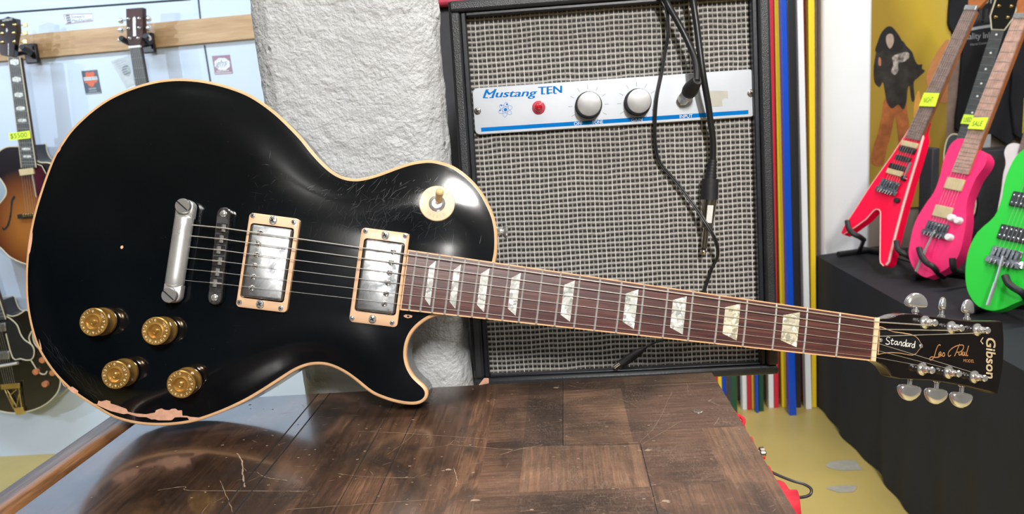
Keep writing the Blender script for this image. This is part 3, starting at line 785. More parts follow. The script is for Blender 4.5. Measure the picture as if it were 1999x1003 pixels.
pickup([(490, 413), (586, 429), (556.5, 611), (459, 597)], [(490.6, 436), (569.7, 447.8), (550, 589), (470, 577.5)],
       [(507.5, 453.8), (504, 475.8), (500.7, 497), (497.6, 519), (494.5, 540.6), (491.6, 562.4)],
       [(494.5, 420.6), (573, 433), (468.6, 589.4), (547.4, 601.3)], [(533.4, 429.6), (508, 593)], .0155, .0180)
pickup([(708, 443.5), (801, 456), (773, 638), (680, 628)], [(714, 465), (789, 478), (767.5, 614), (692.5, 604)],
       [(767.5, 491.5), (763.3, 512), (760.4, 532), (757.3, 552), (753.7, 572.9), (750, 593)],
       [(713.9, 450.7), (790.7, 460), (687.7, 620.7), (765.2, 629.6)], [(752.2, 459), (727.3, 622.3)], .0098, .0118)

# --- bridge
bs = [G.uv(436, 420, .021), G.uv(419.3, 578, .021)]; bm_ = (bs[0] + bs[1]) / 2; ang = atan2(bs[0].y - bs[1].y, bs[0].x - bs[1].x)
T = GM @ Matrix.Translation((bm_.x, bm_.y, .021)) @ Matrix.Rotation(ang, 4, 'Z'); hl = .0452; hwd = .0064
P_ = [(hl - .006 + .006 * cos(a), hwd * sin(a)) for a in np.linspace(-pi / 2, pi / 2, 9)] + [(-hl + .006 + .006 * cos(a), hwd * sin(a)) for a in np.linspace(pi / 2, 3 * pi / 2, 9)]
mb = MB(T); mb.prism(P_, -.0075, 0, ch=.0008); br = mb.build('bridge', M_BRIDGE, guitar)
ul = [(371.3, 438.7), (366, 459.5), (362, 481), (359.6, 502.8), (356.5, 524.3), (353, 546.3)]
GAU = [.00062, .00050, .00038, .00028, .00022, .00019]
SAD = []
for i in range(6):
    x = (.0255 - .0102 * i)
    off = [-.0015, -.0005, .0010, -.0012, 0, .0012][i]
    mb = MB(T); mb.box2((x - .0043, -.0050, .0001), (x + .0043, .0050, .0004)); mb.build('saddle_slot', M_DARKHOLE, br)
    mb = MB(T); mb.add([(x - .0034, off - .0022, .0002), (x + .0034, off - .0022, .0002), (x + .0034, off + .0022, .0002), (x - .0034, off + .0022, .0002), (x - .0034, off, .0032), (x + .0034, off, .0032)],
                       [(0, 1, 2, 3), (0, 1, 5, 4), (3, 2, 5, 4), (0, 4, 3), (1, 2, 5)])
    mb.tube([(x, -.0052, .0008), (x, .0052, .0008)], .0009, n=8)
    mb.build('saddle', M_CHROME, br); SAD.append(GM.inverted() @ (T @ Vector((x, off, .0032))))
for s_ in (-1, 1):
    mb = MB(T); mb.lathe([(.0030, 0), (.0030, .0008), (.0022, .0014), (0, .0015)], (s_ * .0388, 0, 0), n=16); mb.build('bridge_post', M_CHROME, br)
    mb = MB(T); mb.lathe([(.0030, -.014), (.0030, -.0115), (.0080, -.0115), (.0082, -.0105), (.0080, -.0095), (.0030, -.0095), (.0030, -.0075)], (s_ * .0388, 0, 0), n=28); mb.build('thumbwheel', M_CHROME, br)
# --- tailpiece
ts = [G.uv(356.3, 401.6, .028), G.uv(329.8, 576.2, .028)]; tm = (ts[0] + ts[1]) / 2; ang = atan2(ts[0].y - ts[1].y, ts[0].x - ts[1].x)
T = GM @ Matrix.Translation((tm.x, tm.y, .020)) @ Matrix.Rotation(ang, 4, 'Z')
hl = (ts[0] - ts[1]).length / 2
mb = MB(T); vs = []; fs = []; KS = 14; xs = [-hl + .0085, -hl + .0095] + list(np.linspace(-hl + .011, hl - .011, 10)) + [hl - .0095, hl - .0085]
for i, x in enumerate(xs):
    r = .0072 if i in (0, len(xs) - 1) else (.0082 if i in (1, len(xs) - 2) else .0087)
    for k in range(KS): a = 2 * pi * k / KS; vs.append((x, r * cos(a), .0072 * sin(a) * r / .0087))
for i in range(len(xs) - 1):
    for k in range(KS): l = (k + 1) % KS; fs.append((i * KS + k, i * KS + l, (i + 1) * KS + l, (i + 1) * KS + k))
fs += [tuple(range(KS)), tuple((len(xs) - 1) * KS + k for k in range(KS))]
mb.add(vs, fs)
for s_ in (-1, 1):
    ear = [(s_ * (hl - .0100), -.0082)] + [(s_ * (hl + .0068 * cos(a)), .0082 * sin(a)) for a in np.linspace(-pi / 2, pi / 2, 11)] + [(s_ * (hl - .0100), .0082)]
    if s_ < 0: ear = ear[::-1]
    mb.prism(ear, -.0045, .0035, ch=.0010)
tp_ = mb.build('tailpiece', M_TAIL, guitar, angle=50)
for s_ in (-1, 1):
    mb = MB(T); mb.lathe([(.0040, -.013), (.0040, .0035), (.0068, .0036), (.0070, .0080), (.0064, .0090), (0, .0092)], (s_ * hl, 0, 0), n=28); st = mb.build('tailpiece_stud', M_CHROME, tp_)
    mb = MB(T); mb.box((s_ * hl, 0, .0089), (.0124, .0011, .0012), R=Matrix.Rotation(-.9 - ang + .3, 3, 'Z')); mb.build('stud_slot', M_DARKHOLE, tp_)
# --- strings
nv = [.0174 - .00696 * i for i in range(6)]
order = [(0, .0085), (1, .0085), (2, .0085), (5, .0085), (4, .0085), (3, .0085)]
for i in range(6):
    a = G.uv(*ul[i], .0175); s_ = SAD[i]; s_ = Vector((s_.x, s_.y, s_.z + GAU[i]))
    nt = Vector((UN + .002, nv[i], zt + GAU[i])); b = POST[order[i][0]]; side = -1 if i < 3 else 1
    e = HF.M @ Vector((b.x, b.y + side * .0028, .0084)); e = GM.inverted() @ e
    n2 = Vector((UN + .0048, nv[i], zt - .0002))
    P_ = [a + Vector((-.004, 0, -.001)), a, s_ + Vector((-.0008, 0, 0)), s_] + [s_.lerp(nt, t) for t in (.25, .5, .75)] + [nt, n2, e]
    mb = MB(GM); mb.tube(P_, GAU[i], n=8)
    hb = GM.inverted() @ (HF.M @ Vector((b.x, b.y, .0070)))
    ax = (GM.inverted().to_3x3() @ HF.M.to_3x3()) @ Vector((0, 0, 1))
    wr = []
    Q = ax.to_track_quat('Z', 'Y').to_matrix()
    for k in range(34):
        t = k / 33 * 3 * 2 * pi * side; wr.append(hb + Q @ Vector((.0031 * cos(t - pi / 2 * -side), .0031 * sin(t - pi / 2 * -side), .0014 - .0026 * k / 33)))
    mb.tube(wr, GAU[i], n=6)
    mb.build('string', M_STEEL, guitar)
# --- control knobs
KP = [(180.6, 628.2), (301.9, 646), (224.1, 729.6), (350.4, 746.7)]
for ki, (x, y) in enumerate(KP):
    p = guv(x, y, .0205); nn = top_n(p.x, p.y, .012); z0 = top_h(p.x, p.y) + .0015
    Q = align(nn.lerp(Vector((0, 0, 1)), .35).normalized())
    T = GM @ Matrix.Translation((p.x, p.y, z0)) @ Q
    mb = MB(T)
    mb.lathe([(.0118, 0), (.0128, .0008), (.0130, .0032), (.0127, .0048), (.0120, .0062), (.0119, .0140), (.0128, .0158), (.0126, .0170), (.0118, .0177), (.0078, .0172), (.0074, .0182), (.0064, .0184), (.0060, .0174), (.0046, .0160), (.0026, .0160), (.0024, .0176), (.0016, .0184), (0, .0186)], n=48)
    kb = mb.build('control_knob', M_GOLD, guitar, angle=28)
    mb = MB(T)
    for d in range(11):
        a = radians(100 + d * 30); c_ = Vector((cos(a), sin(a))); t_ = Vector((-c_.y, c_.x)); o = c_ * .0098
        s2 = str(d if d else 10) if False else str([0, 1, 2, 3, 4, 5, 6, 7, 8, 9, 10][d])
        hgt = .0021; wd = .0004 if s2 == '1' else .0015 * len(s2)
        LLp = o - t_ * -wd / 2 - c_ * hgt / 2; LRp = o + t_ * -wd / 2 - c_ * hgt / 2; ULp = LLp + c_ * hgt
        mb.text(s2, LLp, LRp, ULp, .01775)
        a2 = a + radians(15); c2 = Vector((cos(a2), sin(a2))); mb.strip([c2 * .0100, c2 * .0113], .00025, .01778)
    mb.build('dial_numbers', M_NUMD, kb, smooth=False, recalc=False)
# --- toggle switch
p = guv(853, 397, .001); nn = top_n(p.x, p.y, .012); T = GM @ Matrix.Translation((p.x, p.y, p.z - .0016)) @ align(nn)
mb = MB(T); mb.lathe([(.0168, 0), (.0170, .0012), (.0164, .0020), (.0071, .0021), (.0070, .0015), (0, .0015)], n=48); sw = mb.build('switch_washer', M_SWITCH, guitar)
mb = MB(T); mb.lathe([(.0078, .0018), (.0078, .0026), (.0070, .0030), (.0064, .0026), (.0062, .0034), (.0050, .0036), (.0048, .0030), (.0030, .0030)], n=32); mb.build('switch_nut', M_CHROME, sw)
mb = MB(T); mb.tube([(0, 0, .003), (.0010, .0036, .0075), (.0012, .0045, .0085)], [.0016, .0015, .0015], n=10); mb.build('switch_shaft', M_CHROME, sw)
mb = MB(T); mb.tube([(.0010, .0030, .0075), (.0014, .0055, .0115), (.0018, .0080, .0160), (.0020, .0092, .0182), (.0021, .0098, .0192), (.00215, .0101, .0197)], [.0031, .0034, .0038, .0038, .0028, .0008], n=16); mb.build('switch_tip', M_TIP, sw)
mb = MB(T)
def arc_text(mb, txt, r, a0, a1, hgt, z, up):
    for i, ch in enumerate(txt):
        a = radians(a0 + (a1 - a0) * i / (len(txt) - 1)); c_ = Vector((cos(a), sin(a))); t_ = Vector((c_.y, -c_.x)) if up else Vector((-c_.y, c_.x)); uu = c_ if up else -c_
        o = c_ * r; w2 = hgt * .62
        mb.text(ch, o - t_ * w2 / 2 - uu * hgt / 2, o + t_ * w2 / 2 - uu * hgt / 2, o - t_ * w2 / 2 + uu * hgt / 2, z)
arc_text(mb, 'RHYTHM', .0125, 132, 52, .0028, .0023, True); arc_text(mb, 'TREBLE', .0125, 232, 310, .0028, .0023, False)
mb.build('switch_lettering', pm('worn_switch_print', (.50, .38, .22), .5), sw, smooth=False, recalc=False)
# --- strap button
p = G.uv(972, 452, -.020)
mb = MB(GM); ax = (.97, .12, 0)
mb.lathe([(.0060, -.002), (.0052, .001), (.0034, .0035), (.0034, .0055), (.0062, .0075), (.0072, .0088), (.0070, .0100), (.0050, .0108), (0, .0110)], (p.x - .001, p.y, -.020), n=24, axis=ax)
mb.build('strap_button', M_CHROME, guitar)

# ================================================================ THE ROOM
FZ = Matrix.Identity(4)
def struct(name, mb, mat, **kw): return mb.build(name, mat, M=Matrix.Translation(base_of(mb.v)), kind='structure', **kw)
mb = MB(); mb.box2((-5.6, -4.2, -.06), (3.6, 3.9, 0)); struct('floor', mb, M_FLOOR)
mb = MB(); mb.box2((-5.6, -4.2, 2.8), (3.6, 3.9, 2.86)); struct('ceiling', mb, M_CEIL)
mb = MB(); mb.box2((-5.6, 3.6, 0), (3.6, 3.7, 2.8)); struct('wall_back', mb, M_WALLG)
mb = MB(); mb.box2((-5.6, -4.2, 0), (-5.5, 3.6, 2.8)); struct('wall_left', mb, M_WALLD)
mb = MB(); mb.box2((3.5, -4.2, 0), (3.6, 3.6, 2.8)); struct('wall_right', mb, M_WALLD)
mb = MB(); mb.box2((-5.5, -4.2, 0), (3.5, -4.1, 2.8)); struct('wall_front', mb, M_WALLD)
YW = 2.90
# panelled wall behind the hanging guitars
mb = MB(); mb.box2((-5.5, YW, 0), (.30, YW + .08, 2.8)); pw = struct('wall_rear_left', mb, M_WALLP)
mb = MB()
def wline(a, b, w=.006): p, q = at_y(*a, YW - .0015), at_y(*b, YW - .0015); mb.tube([p, q], w / 2, n=4)
wline((-60, 30), (372, -1.5), .007); wline((384, -30), (391.5, 42), .006); wline((399, 88), (412, 168), .006); wline((412, 168), (448, 420), .006)
struct('trim_1', mb, M_SEAM)
LW = Frame(mat_from(Vector((0, YW, 0)), (1, 0, 0), (0, 0, 1), (0, -1, 0)))
# pine plank
b0 = at_y(60, 68.5, YW); b1 = at_y(60, 115.5, YW)
mb = MB(); mb.box2((-3.4, YW - .022, b1.z), (.1, YW - .0005, b0.z)); struct('trim_2', mb, M_BEAM, bevel=.001)
# concrete column behind the counter
YC = .765
mb = MB(); prof = [(-.3065, .82), (-.3065, .787), (-.299, .776), (-.284, YC + .001), (-.26, YC), (-.22, YC + .001), (-.17, YC - .001), (-.140, YC + .001), (-.128, .771), (-.118, .783), (-.1135, .797), (-.118, .815), (-.165, .95), (-.26, .95)]
NZ = 200; vs = []; fs = []; dd = resample([Vector((a, b, 0)) for a, b in prof], 200); rz = random.Random(5)
from mathutils import noise as MN
for k in range(NZ + 1):
    z = 2.8 * k / NZ if k < 60 else (.84 + (k - 60) * .006 if k < 160 else 1.44 + (k - 160) * .034)
    for q in dd:
        wob = .0035 * MN.noise(Vector((q.x * 6, q.y * 6, z * 2.5))); nz_ = MN.fractal(Vector((q.x * 55, q.y * 55, z * 50)), .7, 2.1, 4)
        c_ = Vector((-.21, .86, 0)); d_ = (q - c_).normalized(); am = .0011 * nz_
        if q.x > -.135 and q.y < .83: am += .0030 * MN.fractal(Vector((q.x * 30, q.y * 30, z * 22 + 9)), .7, 2.1, 4)
        cell = MN.noise(Vector((q.x * 42 + 5, q.y * 42, z * 42)))
        if cell > .62: am -= .007 * (cell - .62) / .2
        am = max(-.004, min(.0025, am)); wob = min(.001, wob)
        vs.append((q.x + d_.x * (am + wob), q.y + d_.y * (am + wob), z))
m_ = len(dd)
for k in range(NZ):
    for i in range(m_): j = (i + 1) % m_; fs.append((k * m_ + i, k * m_ + j, (k + 1) * m_ + j, (k + 1) * m_ + i))
mb.add(vs, fs); struct('column', mb, M_COLUMN, angle=180)
# white pillar at the right
YP = 3.06
pl0 = at_y(1604, 300, YP); pl1 = at_y(1700, 300, YP)
mb = MB(); mb.box2((pl0.x, YP, 0), (pl1.x, 3.58, 2.8)); struct('pillar', mb, M_PILLAR, bevel=.012)

# ================================================================ COUNTER
TZ = CAMZ - .2725
TB_ = Frame(mat_from(Vector((0, 0, TZ)), (1, 0, 0), (0, 1, 0), (0, 0, 1)))
XR = .141; XL = -.437; YB = .7255; YF = -.15
counter = thing('counter_table', Matrix.Translation((-.15, .28, 0)), 'worn dark parquet wooden counter under the black guitar', 'table')
mb = MB(TB_.M)
def tq(px, py): p = TB_.uv(px, py); return p
# (x0,x1,y0,y1, tone, grain direction 0=x 1=y, wear)
xa = tq(617, 774).x; x1_ = tq(1099, 820).x; x2_ = tq(1226, 820).x; x3_ = tq(1250, 880).x; x4 = tq(1014, 950).x
ym = tq(1099, 869).y; yn = tq(1300, 752).y; yo = tq(1014, 893).y; xs_ = tq(1217, 740).x
B = []
cur = XL; k = 0
for w_, tn in ((.062, .10), (.056, .22), (.0505, .30), (.012, .52)):
    B.append((cur, cur + w_, YF, YB, tn, 1, .10)); cur += w_
left = cur
for w_, tn in ((.045, .34), (.030, .16), (.035, .40), (.050, .22), (.020, .45)):
    B.append((cur, cur + w_, YF, YB, tn, 1, .35)); cur += w_
xc = cur
yq = tq(900, 900).y
B += [(xc, x4, ym + .012, YB, .34, 0, .8), (x4, x1_, ym + .012, YB, .16, 0, .9), (x1_, x2_, ym, yn, .62, 0, .9), (x1_, xs_, yn, YB, .28, 0, .8), (xs_, XR, yn, YB, .58, 0, .6),
      (x2_, XR, ym + .02, yn, .14, 0, 1.), (xc, x1_, ym, ym + .012, .05, 0, .7)]
B += [(xc, x4, .52, ym, .26, 0, .7), (x4, x3_, .50, ym, .64, 1, .95), (x3_, XR - .035, .50, ym + .02, .24, 0, 1.), (XR - .035, XR, .50, ym + .02, .50, 1, .8), (x2_, x3_, ym, ym + .02, .30, 0, .8)]
B += [(xc, x4, .36, .52, .40, 0, .8), (x4, x3_, .33, .50, .30, 0, .9), (x3_, XR, .33, .50, .36, 1, .9), (xc, -.02, YF, .36, .3, 0, .6), (-.02, XR, YF, .33, .45, 0, .6)]
for x0, x1, y0, y1, tn, gd, wr_ in B:
    mb.add([(x0, y0, 0), (x1, y0, 0), (x1, y1, 0), (x0, y1, 0)], [(0, 1, 2, 3)], c=(tn, gd, wr_))
c0 = (.15, 0, .3)
mb.add([(XL, YF, 0), (XR, YF, 0), (XR, YB, 0), (XL, YB, 0), (XL, YF, -.03), (XR, YF, -.03), (XR, YB, -.03), (XL, YB, -.03)], [(0, 1, 5, 4), (1, 2, 6, 5), (2, 3, 7, 6), (3, 0, 4, 7), (4, 5, 6, 7)], c=c0)
mb.build('tabletop', M_TABLE, counter, smooth=False, recalc=False)
mb = MB(TB_.M)
for x in (xa, xa + .0125): mb.box2((x - .0005, YF, -.001), (x + .0005, YB, .0003))
for x in (tq(800, 830).x, tq(745, 830).x): mb.box2((x - .0003, YF, -.001), (x + .0003, YB, .0002))
for (px, py, qx, qy) in ((1099, 735, 1099, 869), (1099, 869.5, 1250, 866), (1250, 866, 1284, 1003), (1217, 752, 1400, 744)):
    a, b = tq(px, py), tq(qx, qy); mb.strip([(a.x, a.y), (b.x, b.y)], .0005, .0002)
mb.build('board_joints', M_DARKHOLE, counter, smooth=False)
# left edge: groove, moulding and outer board
mb = MB(TB_.M); mb.box2((-.441, YF, -.03), (-.437, YB, -.004)); mb.build('edge_groove', M_DARKHOLE, counter)
mb = MB(TB_.M)
sec = [(-.4575, -.03), (-.4575, .001), (-.4560, .0035), (-.4525, .0050), (-.4475, .0048), (-.4430, .0030), (-.441, .0002), (-.441, -.03)]
vs = [(x, YF, z) for x, z in sec] + [(x, YB, z) for x, z in sec]; m_ = len(sec)
mb.add(vs, [(i, (i + 1) % m_, m_ + (i + 1) % m_, m_ + i) for i in range(m_)] + [tuple(range(m_)), tuple(range(m_, 2 * m_))])
mb.build('edge_moulding', M_BEAD, counter, angle=60)
mb = MB(TB_.M); mb.box2((-.4760, YF, -.03), (-.4578, YB, .0015)); mb.build('edge_board', M_EDGE, counter, bevel=.002)
mb = MB(TB_.M); mb.box2((-.44, YF + .03, -.11), (XR - .02, YF + .05, -.03)); mb.box2((-.44, YB - .05, -.11), (XR - .02, YB - .03, -.03)); mb.box2((-.44, YF + .05, -.11), (-.42, YB - .05, -.03)); mb.box2((XR - .04, YF + .05, -.11), (XR - .02, YB - .05, -.03))
mb.build('apron', M_LEG, counter)
for x in (-.43, XR - .045):
    for y in (YF + .055, YB - .055):
        mb = MB(); mb.box2((x - .02, y - .02, 0), (x + .02, y + .02, TZ - .0305)); mb.build('leg', M_LEG, counter, bevel=.003)
p = tq(1362, 802.5)
mb = MB(TB_.M); mb.lathe([(.0046, -.001), (.0046, .0005), (.0038, .0008), (.0016, .0004), (0, .0003)], (p.x, p.y, 0), n=24); mb.build('screw_head', M_NICK, counter)
q = at_z(1484, 880, TZ - .006)
mb = MB(TB_.M); mb.lathe([(.0035, -.004), (.0035, .003), (.005, .004), (.005, .007), (0, .009)], (XR, q.y, -.008), n=16, axis=(1, 0, 0)); mb.build('edge_bolt', M_NICK, counter)
# pale scratches in the varnish
mb = MB(TB_.M); rr = random.Random(11)
def tscr(pts, w):
    q = crom([Vector((*tq(*q)[:2], 0)) for q in pts], 9, closed=False); mb.strip([(p.x + rr.gauss(0, .0002), p.y + rr.gauss(0, .0002)) for p in q], [w * rr.uniform(.15, .7) for _ in q], .00022)
for L_, w_ in (([(308, 957), (360, 950), (365, 957), (440, 958), (600, 959)], .0009), ([(502, 922), (520, 932), (560, 938)], .0009), ([(430, 938), (445, 975), (455, 1000)], .0007),
               ([(463, 885), (472, 900), (474, 925), (478, 950)], .0020), ([(880, 868), (940, 873), (1000, 878)], .0010), ([(886, 915), (892, 935), (890, 950)], .0012), ([(820, 876), (870, 870), (886, 860)], .0008),
               ([(975, 888), (1010, 878), (1060, 868)], .0012), ([(1250, 862), (1280, 830), (1312, 765)], .0006), ([(1255, 866), (1300, 840), (1330, 822)], .0006), ([(1320, 735), (1340, 748), (1343, 768)], .0007),
               ([(1110, 752), (1200, 775), (1248, 797)], .0007), ([(1382, 782), (1405, 792)], .0012), ([(1382, 784), (1395, 776)], .001), ([(1395, 830), (1404, 815)], .0012), ([(700, 842), (770, 845), (850, 850), (960, 858)], .0007),
               ([(755, 888), (800, 855), (812, 838)], .0006), ([(1090, 878), (1180, 872), (1250, 869)], .0006), ([(660, 925), (720, 931), (810, 933)], .0008), ([(560, 995), (700, 985), (850, 975)], .0006)): tscr(L_, w_)
for _ in range(430):
    x = rr.uniform(-.30, .135) if rr.random() < .5 else rr.uniform(-.05, .135); y = rr.uniform(.36, .72); a = rr.gauss(.1, .5) if rr.random() < .7 else rr.uniform(0, 3); L_ = rr.uniform(.002, .013) * (1.4 if rr.random() < .15 else .8)
    c_ = rr.gauss(0, .15); mb.strip([(x + cos(a + c_ * t) * L_ * t, y + sin(a + c_ * t) * L_ * t) for t in (0, .35, .7, 1)], [.00005, .00022, .00022, .00005], .0002 + rr.random() * .00004)
for _ in range(150):
    x = rr.uniform(-.40, .135); y = rr.uniform(.40, .72); r_ = rr.uniform(.0003, .0012); mb.strip([(x, y), (x + r_ * 2, y + r_ * rr.uniform(-.6, .6))], r_ * 1.1, .00024)
for x, y in ((875, 917), (1300, 978), (928, 977), (1266, 879), (1086, 757)):
    p = tq(x, y); poly = [(p.x + cos(t) * rr.uniform(.002, .004), p.y + sin(t) * rr.uniform(.001, .0025), .00026) for t in np.linspace(0, 6, 8)]; mb.add(poly, [tuple(range(8))])
mb.build('varnish_scratches', pm('bare_wood_scratch', (.33, .24, .17), .55, var=.3, vs=200), counter, smooth=False, recalc=False, kind='stuff')

# red bag under the counter's right side
rb = thing('red_bag', Matrix.Translation((.13, .52, .62)), 'crumpled red canvas bag poking out under the right edge of the counter', 'bag')
mb = MB(); NA, NB = 60, 26; vs = []; fs = []
rimp = [at_z(x, y, TZ - .034) for x, y in ((1425, 795), (1446, 815), (1456, 838), (1466, 852), (1476, 872), (1486, 893), (1498, 908), (1514, 930), (1532, 946), (1551, 957), (1561, 966), (1558, 985), (1556, 1003), (1562, 1040))]
rimp = resample_open = crom([Vector((p.x, p.y, 0)) for p in rimp], 5, closed=False)
for i in range(NA + 1):
    q = rimp[int(i * (len(rimp) - 1) / NA)]
    for j in range(NB + 1):
        s = j / NB; z = TZ - .034 - s * .36
        x = q.x + .010 * sin(s * 2.6) + .004 * sin(i * .8 + s * 5) * min(1, s * 5) + .005 * MN.noise(Vector((i * .2, s * 9, 3))) * min(1, s * 5)
        vs.append((max(x, XR - .004), q.y, z + .002 * sin(i * .9)))
for i in range(NA):
    for j in range(NB): a = i * (NB + 1) + j; fs.append((a, a + 1, a + NB + 2, a + NB + 1))
b0_ = len(vs); vs += [(XR - .010, v[1], v[2]) for v in vs[:]]
for i in range(NA):
    for j in range(NB): a = b0_ + i * (NB + 1) + j; fs.append((a, a + NB + 1, a + NB + 2, a + 1))
rim = [i * (NB + 1) for i in range(NA + 1)] + [NA * (NB + 1) + j for j in range(1, NB + 1)] + [i * (NB + 1) + NB for i in range(NA - 1, -1, -1)] + [j for j in range(NB - 1, 0, -1)]
for k in range(len(rim)): a, b = rim[k], rim[(k + 1) % len(rim)]; fs.append((a, b, b0_ + b, b0_ + a))
mb.add(vs, fs); bagb = mb.build('bag_body', M_REDBAG, rb, angle=180)
p = at_z(1447, 822, TZ - .03); mb = MB(); mb.tube(crom([p + Vector((0, 0, -.006)), p + Vector((.003, .003, 0)), p + Vector((-.001, .006, .003)), p + Vector((-.003, .002, 0))], 5), .0018, n=8, closed=True); mb.build('bag_tie', M_REDBAG, rb)
P_ = [at_y(*q, .60) for q in ((1500, 918), (1520, 926), (1545, 934), (1565, 938), (1577, 945), (1574, 953), (1560, 956), (1535, 955))]
P_ = [Vector((p.x, .60 - i * .002, p.z)) for i, p in enumerate(P_)]
mb = MB(); mb.tube(crom(P_, 5, closed=False), .0013, n=8); mb.build('drawstring', M_CABLE, rb)

# ================================================================ AMPLIFIER
AM = mat_from(Vector((-.0913505, .8620606, .1105429)) * .952 + CAM, (.99987445, .00970561, -.012525), (.01168893, .08187308, .99657422), (.01069782, -.9965955, .08174935))
AF = Frame(AM)
ZF = .017
oL = AF.uv(884.9, 150, ZF).x; oR = AF.uv(1508, 180, ZF).x; oT = AF.uv(877.4, 3, ZF).y + .001; oB = (AF.uv(1391, 737, ZF).y + AF.uv(1522, 731, ZF).y) / 2
iL = AF.uv(905.8, 150, ZF).x; iR = AF.uv(1485, 180, ZF).x; iT = AF.uv(900.6, 22, ZF).y; iB = AF.uv(1120, 732, ZF).y
gR = .3138; gB = -.4095
amp = thing('guitar_amplifier', AF.at((oL + oR) / 2, oB, -.08), 'black guitar amplifier with silver woven grille and white control plate behind the guitar neck', 'amplifier')
mb = MB(AM)
DP = -.17
mb.box2((oL, iT, DP), (oR, oT, ZF)); mb.box2((oL, oB, DP), (oR, iB, ZF)); mb.box2((oL, iB, DP), (iL, iT, ZF)); mb.box2((iR, iB, DP), (oR, iT, ZF)); mb.box2((oL, oB, DP - .01), (oR, oT, DP))
mb.build('cabinet', M_TOLEX, amp, bevel=.003)
mb = MB(AM)
for a, b in (((iL, iB, .001), (iL + .0055, iT, .0120)), ((iR - .0055, iB, .001), (iR, iT, .0120)), ((iL + .0055, iT - .0045, .001), (iR - .0055, iT, .0120)), ((iL + .0055, iB, .001), (iR - .0055, iB + .0025, .0120))): mb.box2(a, b)
mb.build('inner_lip', M_TOLEX2, amp, bevel=.0012)
mb = MB(AM); mb.tube([(oL + .0008, oB + .02, ZF - .0005), (oL + .0008, oT - .002, ZF - .0005)], .0011, n=6); mb.build('piping', M_BLKPL, amp)
mb = MB(AM); NXg, NYg = 40, 50; vs = []; fs = []
for i in range(NXg + 1):
    for j in range(NYg + 1):
        x = iL + (iR - iL) * i / NXg; y = iB + (iT - iB) * j / NYg; vs.append((x, y, .0 + .0012 * MN.noise(Vector((x * 9, y * 14, 1)))))
for i in range(NXg):
    for j in range(NYg): a = i * (NYg + 1) + j; fs.append((a, a + 1, a + NYg + 2, a + NYg + 1))
mb.add(vs, fs); mb.build('grille_cloth', M_WEAVE, amp, M=AM, angle=180)
cn = [AF.uv(945, 738, ZF + .001), AF.uv(954, 738, ZF + .001), AF.uv(954, 748, ZF + .001), AF.uv(934, 752, ZF + .001)]
mb = MB(AM); mb.prism([(p.x, p.y) for p in cn], ZF + .0002, ZF + .0010); mb.build('worn_corner', M_CHIP, amp)
# control plate
ap = lambda x, y, z=.006: AF.uv(x, y, z)
c4 = [ap(922.5, 172), ap(1471.8, 134.5), ap(1474.7, 229), ap(926.4, 262)]
px0 = (c4[0].x + c4[3].x) / 2; px1 = (c4[1].x + c4[2].x) / 2; py1 = (c4[0].y + c4[1].y) / 2; py0 = (c4[2].y + c4[3].y) / 2
mb = MB(AM); mb.prism(rrect(px0, py0, px1, py1, .0055), .0015, .006, ch=.0006); fp = mb.build('control_plate', M_PLATE, amp, M=AM)
def plz(x, y): return ap(900 + x / 3.332, 100 + y / 3.332)
mb = MB(AM); q = [plz(130, 495), plz(1868, 385), plz(1868, 412), plz(130, 520)]; ysb = (q[0].y + q[1].y) / 2; yst = (q[2].y + q[3].y) / 2
mb.add([(q[0].x, yst, .0061), (q[1].x, yst, .0061), (q[1].x, ysb, .0061), (q[0].x, ysb, .0061)], [(0, 1, 2, 3)]); mb.build('blue_stripe', M_BLUE, fp, smooth=False, recalc=False)
mb = MB(AM)
for dx in (-.0004, 0, .0004):
    a, b, c_ = plz(143, 303), plz(482, 292), plz(162, 252)
    D = Vector((dx, 0, 0)); mb.text('Mustang', a + D, b + D, c_ + D, .0061 + dx * .05)
    a, b, c_ = plz(503, 278), plz(655, 270), plz(503, 229); mb.text('TEN', a + D, b + D, c_ + D, .0061 + dx * .05)
# slab serifs for the plate name
for x0, x1, y in ((143, 175, 303), (185, 212, 302), (160, 180, 252), (215, 232, 250), (520, 548, 278), (556, 575, 277), (604, 622, 275)):
    a, b = plz(x0, y), plz(x1, y - .5); mb.strip([(a.x, a.y), (b.x, b.y)], .0010, .0061)
ac = plz(289, 380)
for k in range(3):
    e = [Vector((cos(t) * .0079, sin(t) * .0029, 0)) for t in np.linspace(0, 2 * pi, 33)]; R_ = Matrix.Rotation(radians(k * 60 + 20), 3, 'Z')
    mb.strip([tuple(ac.xy + (R_ @ v).xy) for v in e], .00032, .0061)
mb.add([(*p, .0062) for p in ngon(ac.x, ac.y, .0018, 16)], [tuple(range(16))])
for x, y in ((254, 384), (262, 352), (298, 345)): p = plz(x, y); mb.add([(*q, .0062) for q in ngon(p.x, p.y, .0009, 10)], [tuple(range(10))])
mb.build('plate_name', M_BLUE, fp, smooth=False, recalc=False)
mb = MB(AM)
for tx, x0, x1, y in (('OFF', 735, 790, 482), ('TONE', 852, 924, 474), ('GAIN', 1108, 1180, 459), ('INPUT', 1422, 1506, 436)):
    a, b = plz(x0, y), plz(x1, y - 4); mb.text(tx, a, Vector((b.x, a.y)), Vector((a.x, a.y + .0036)), .0063)
mb.build('plate_lettering', M_WHITEP, fp, smooth=False, recalc=False)
mb = MB(AM)
KN = [plz(829, 352), plz(1147, 333)]
for c_ in KN:
    for k in range(11):
        a = radians(-60 + k * 30)
        if 240 < (math.degrees(a) % 360) < 300: continue
        mb.strip([(c_.x + cos(a) * .0170, c_.y + sin(a) * .0170), (c_.x + cos(a) * .0215, c_.y + sin(a) * .0215)], .0004, .0061)
mb.build('dial_ticks', M_GREYP, fp, smooth=False, recalc=False)
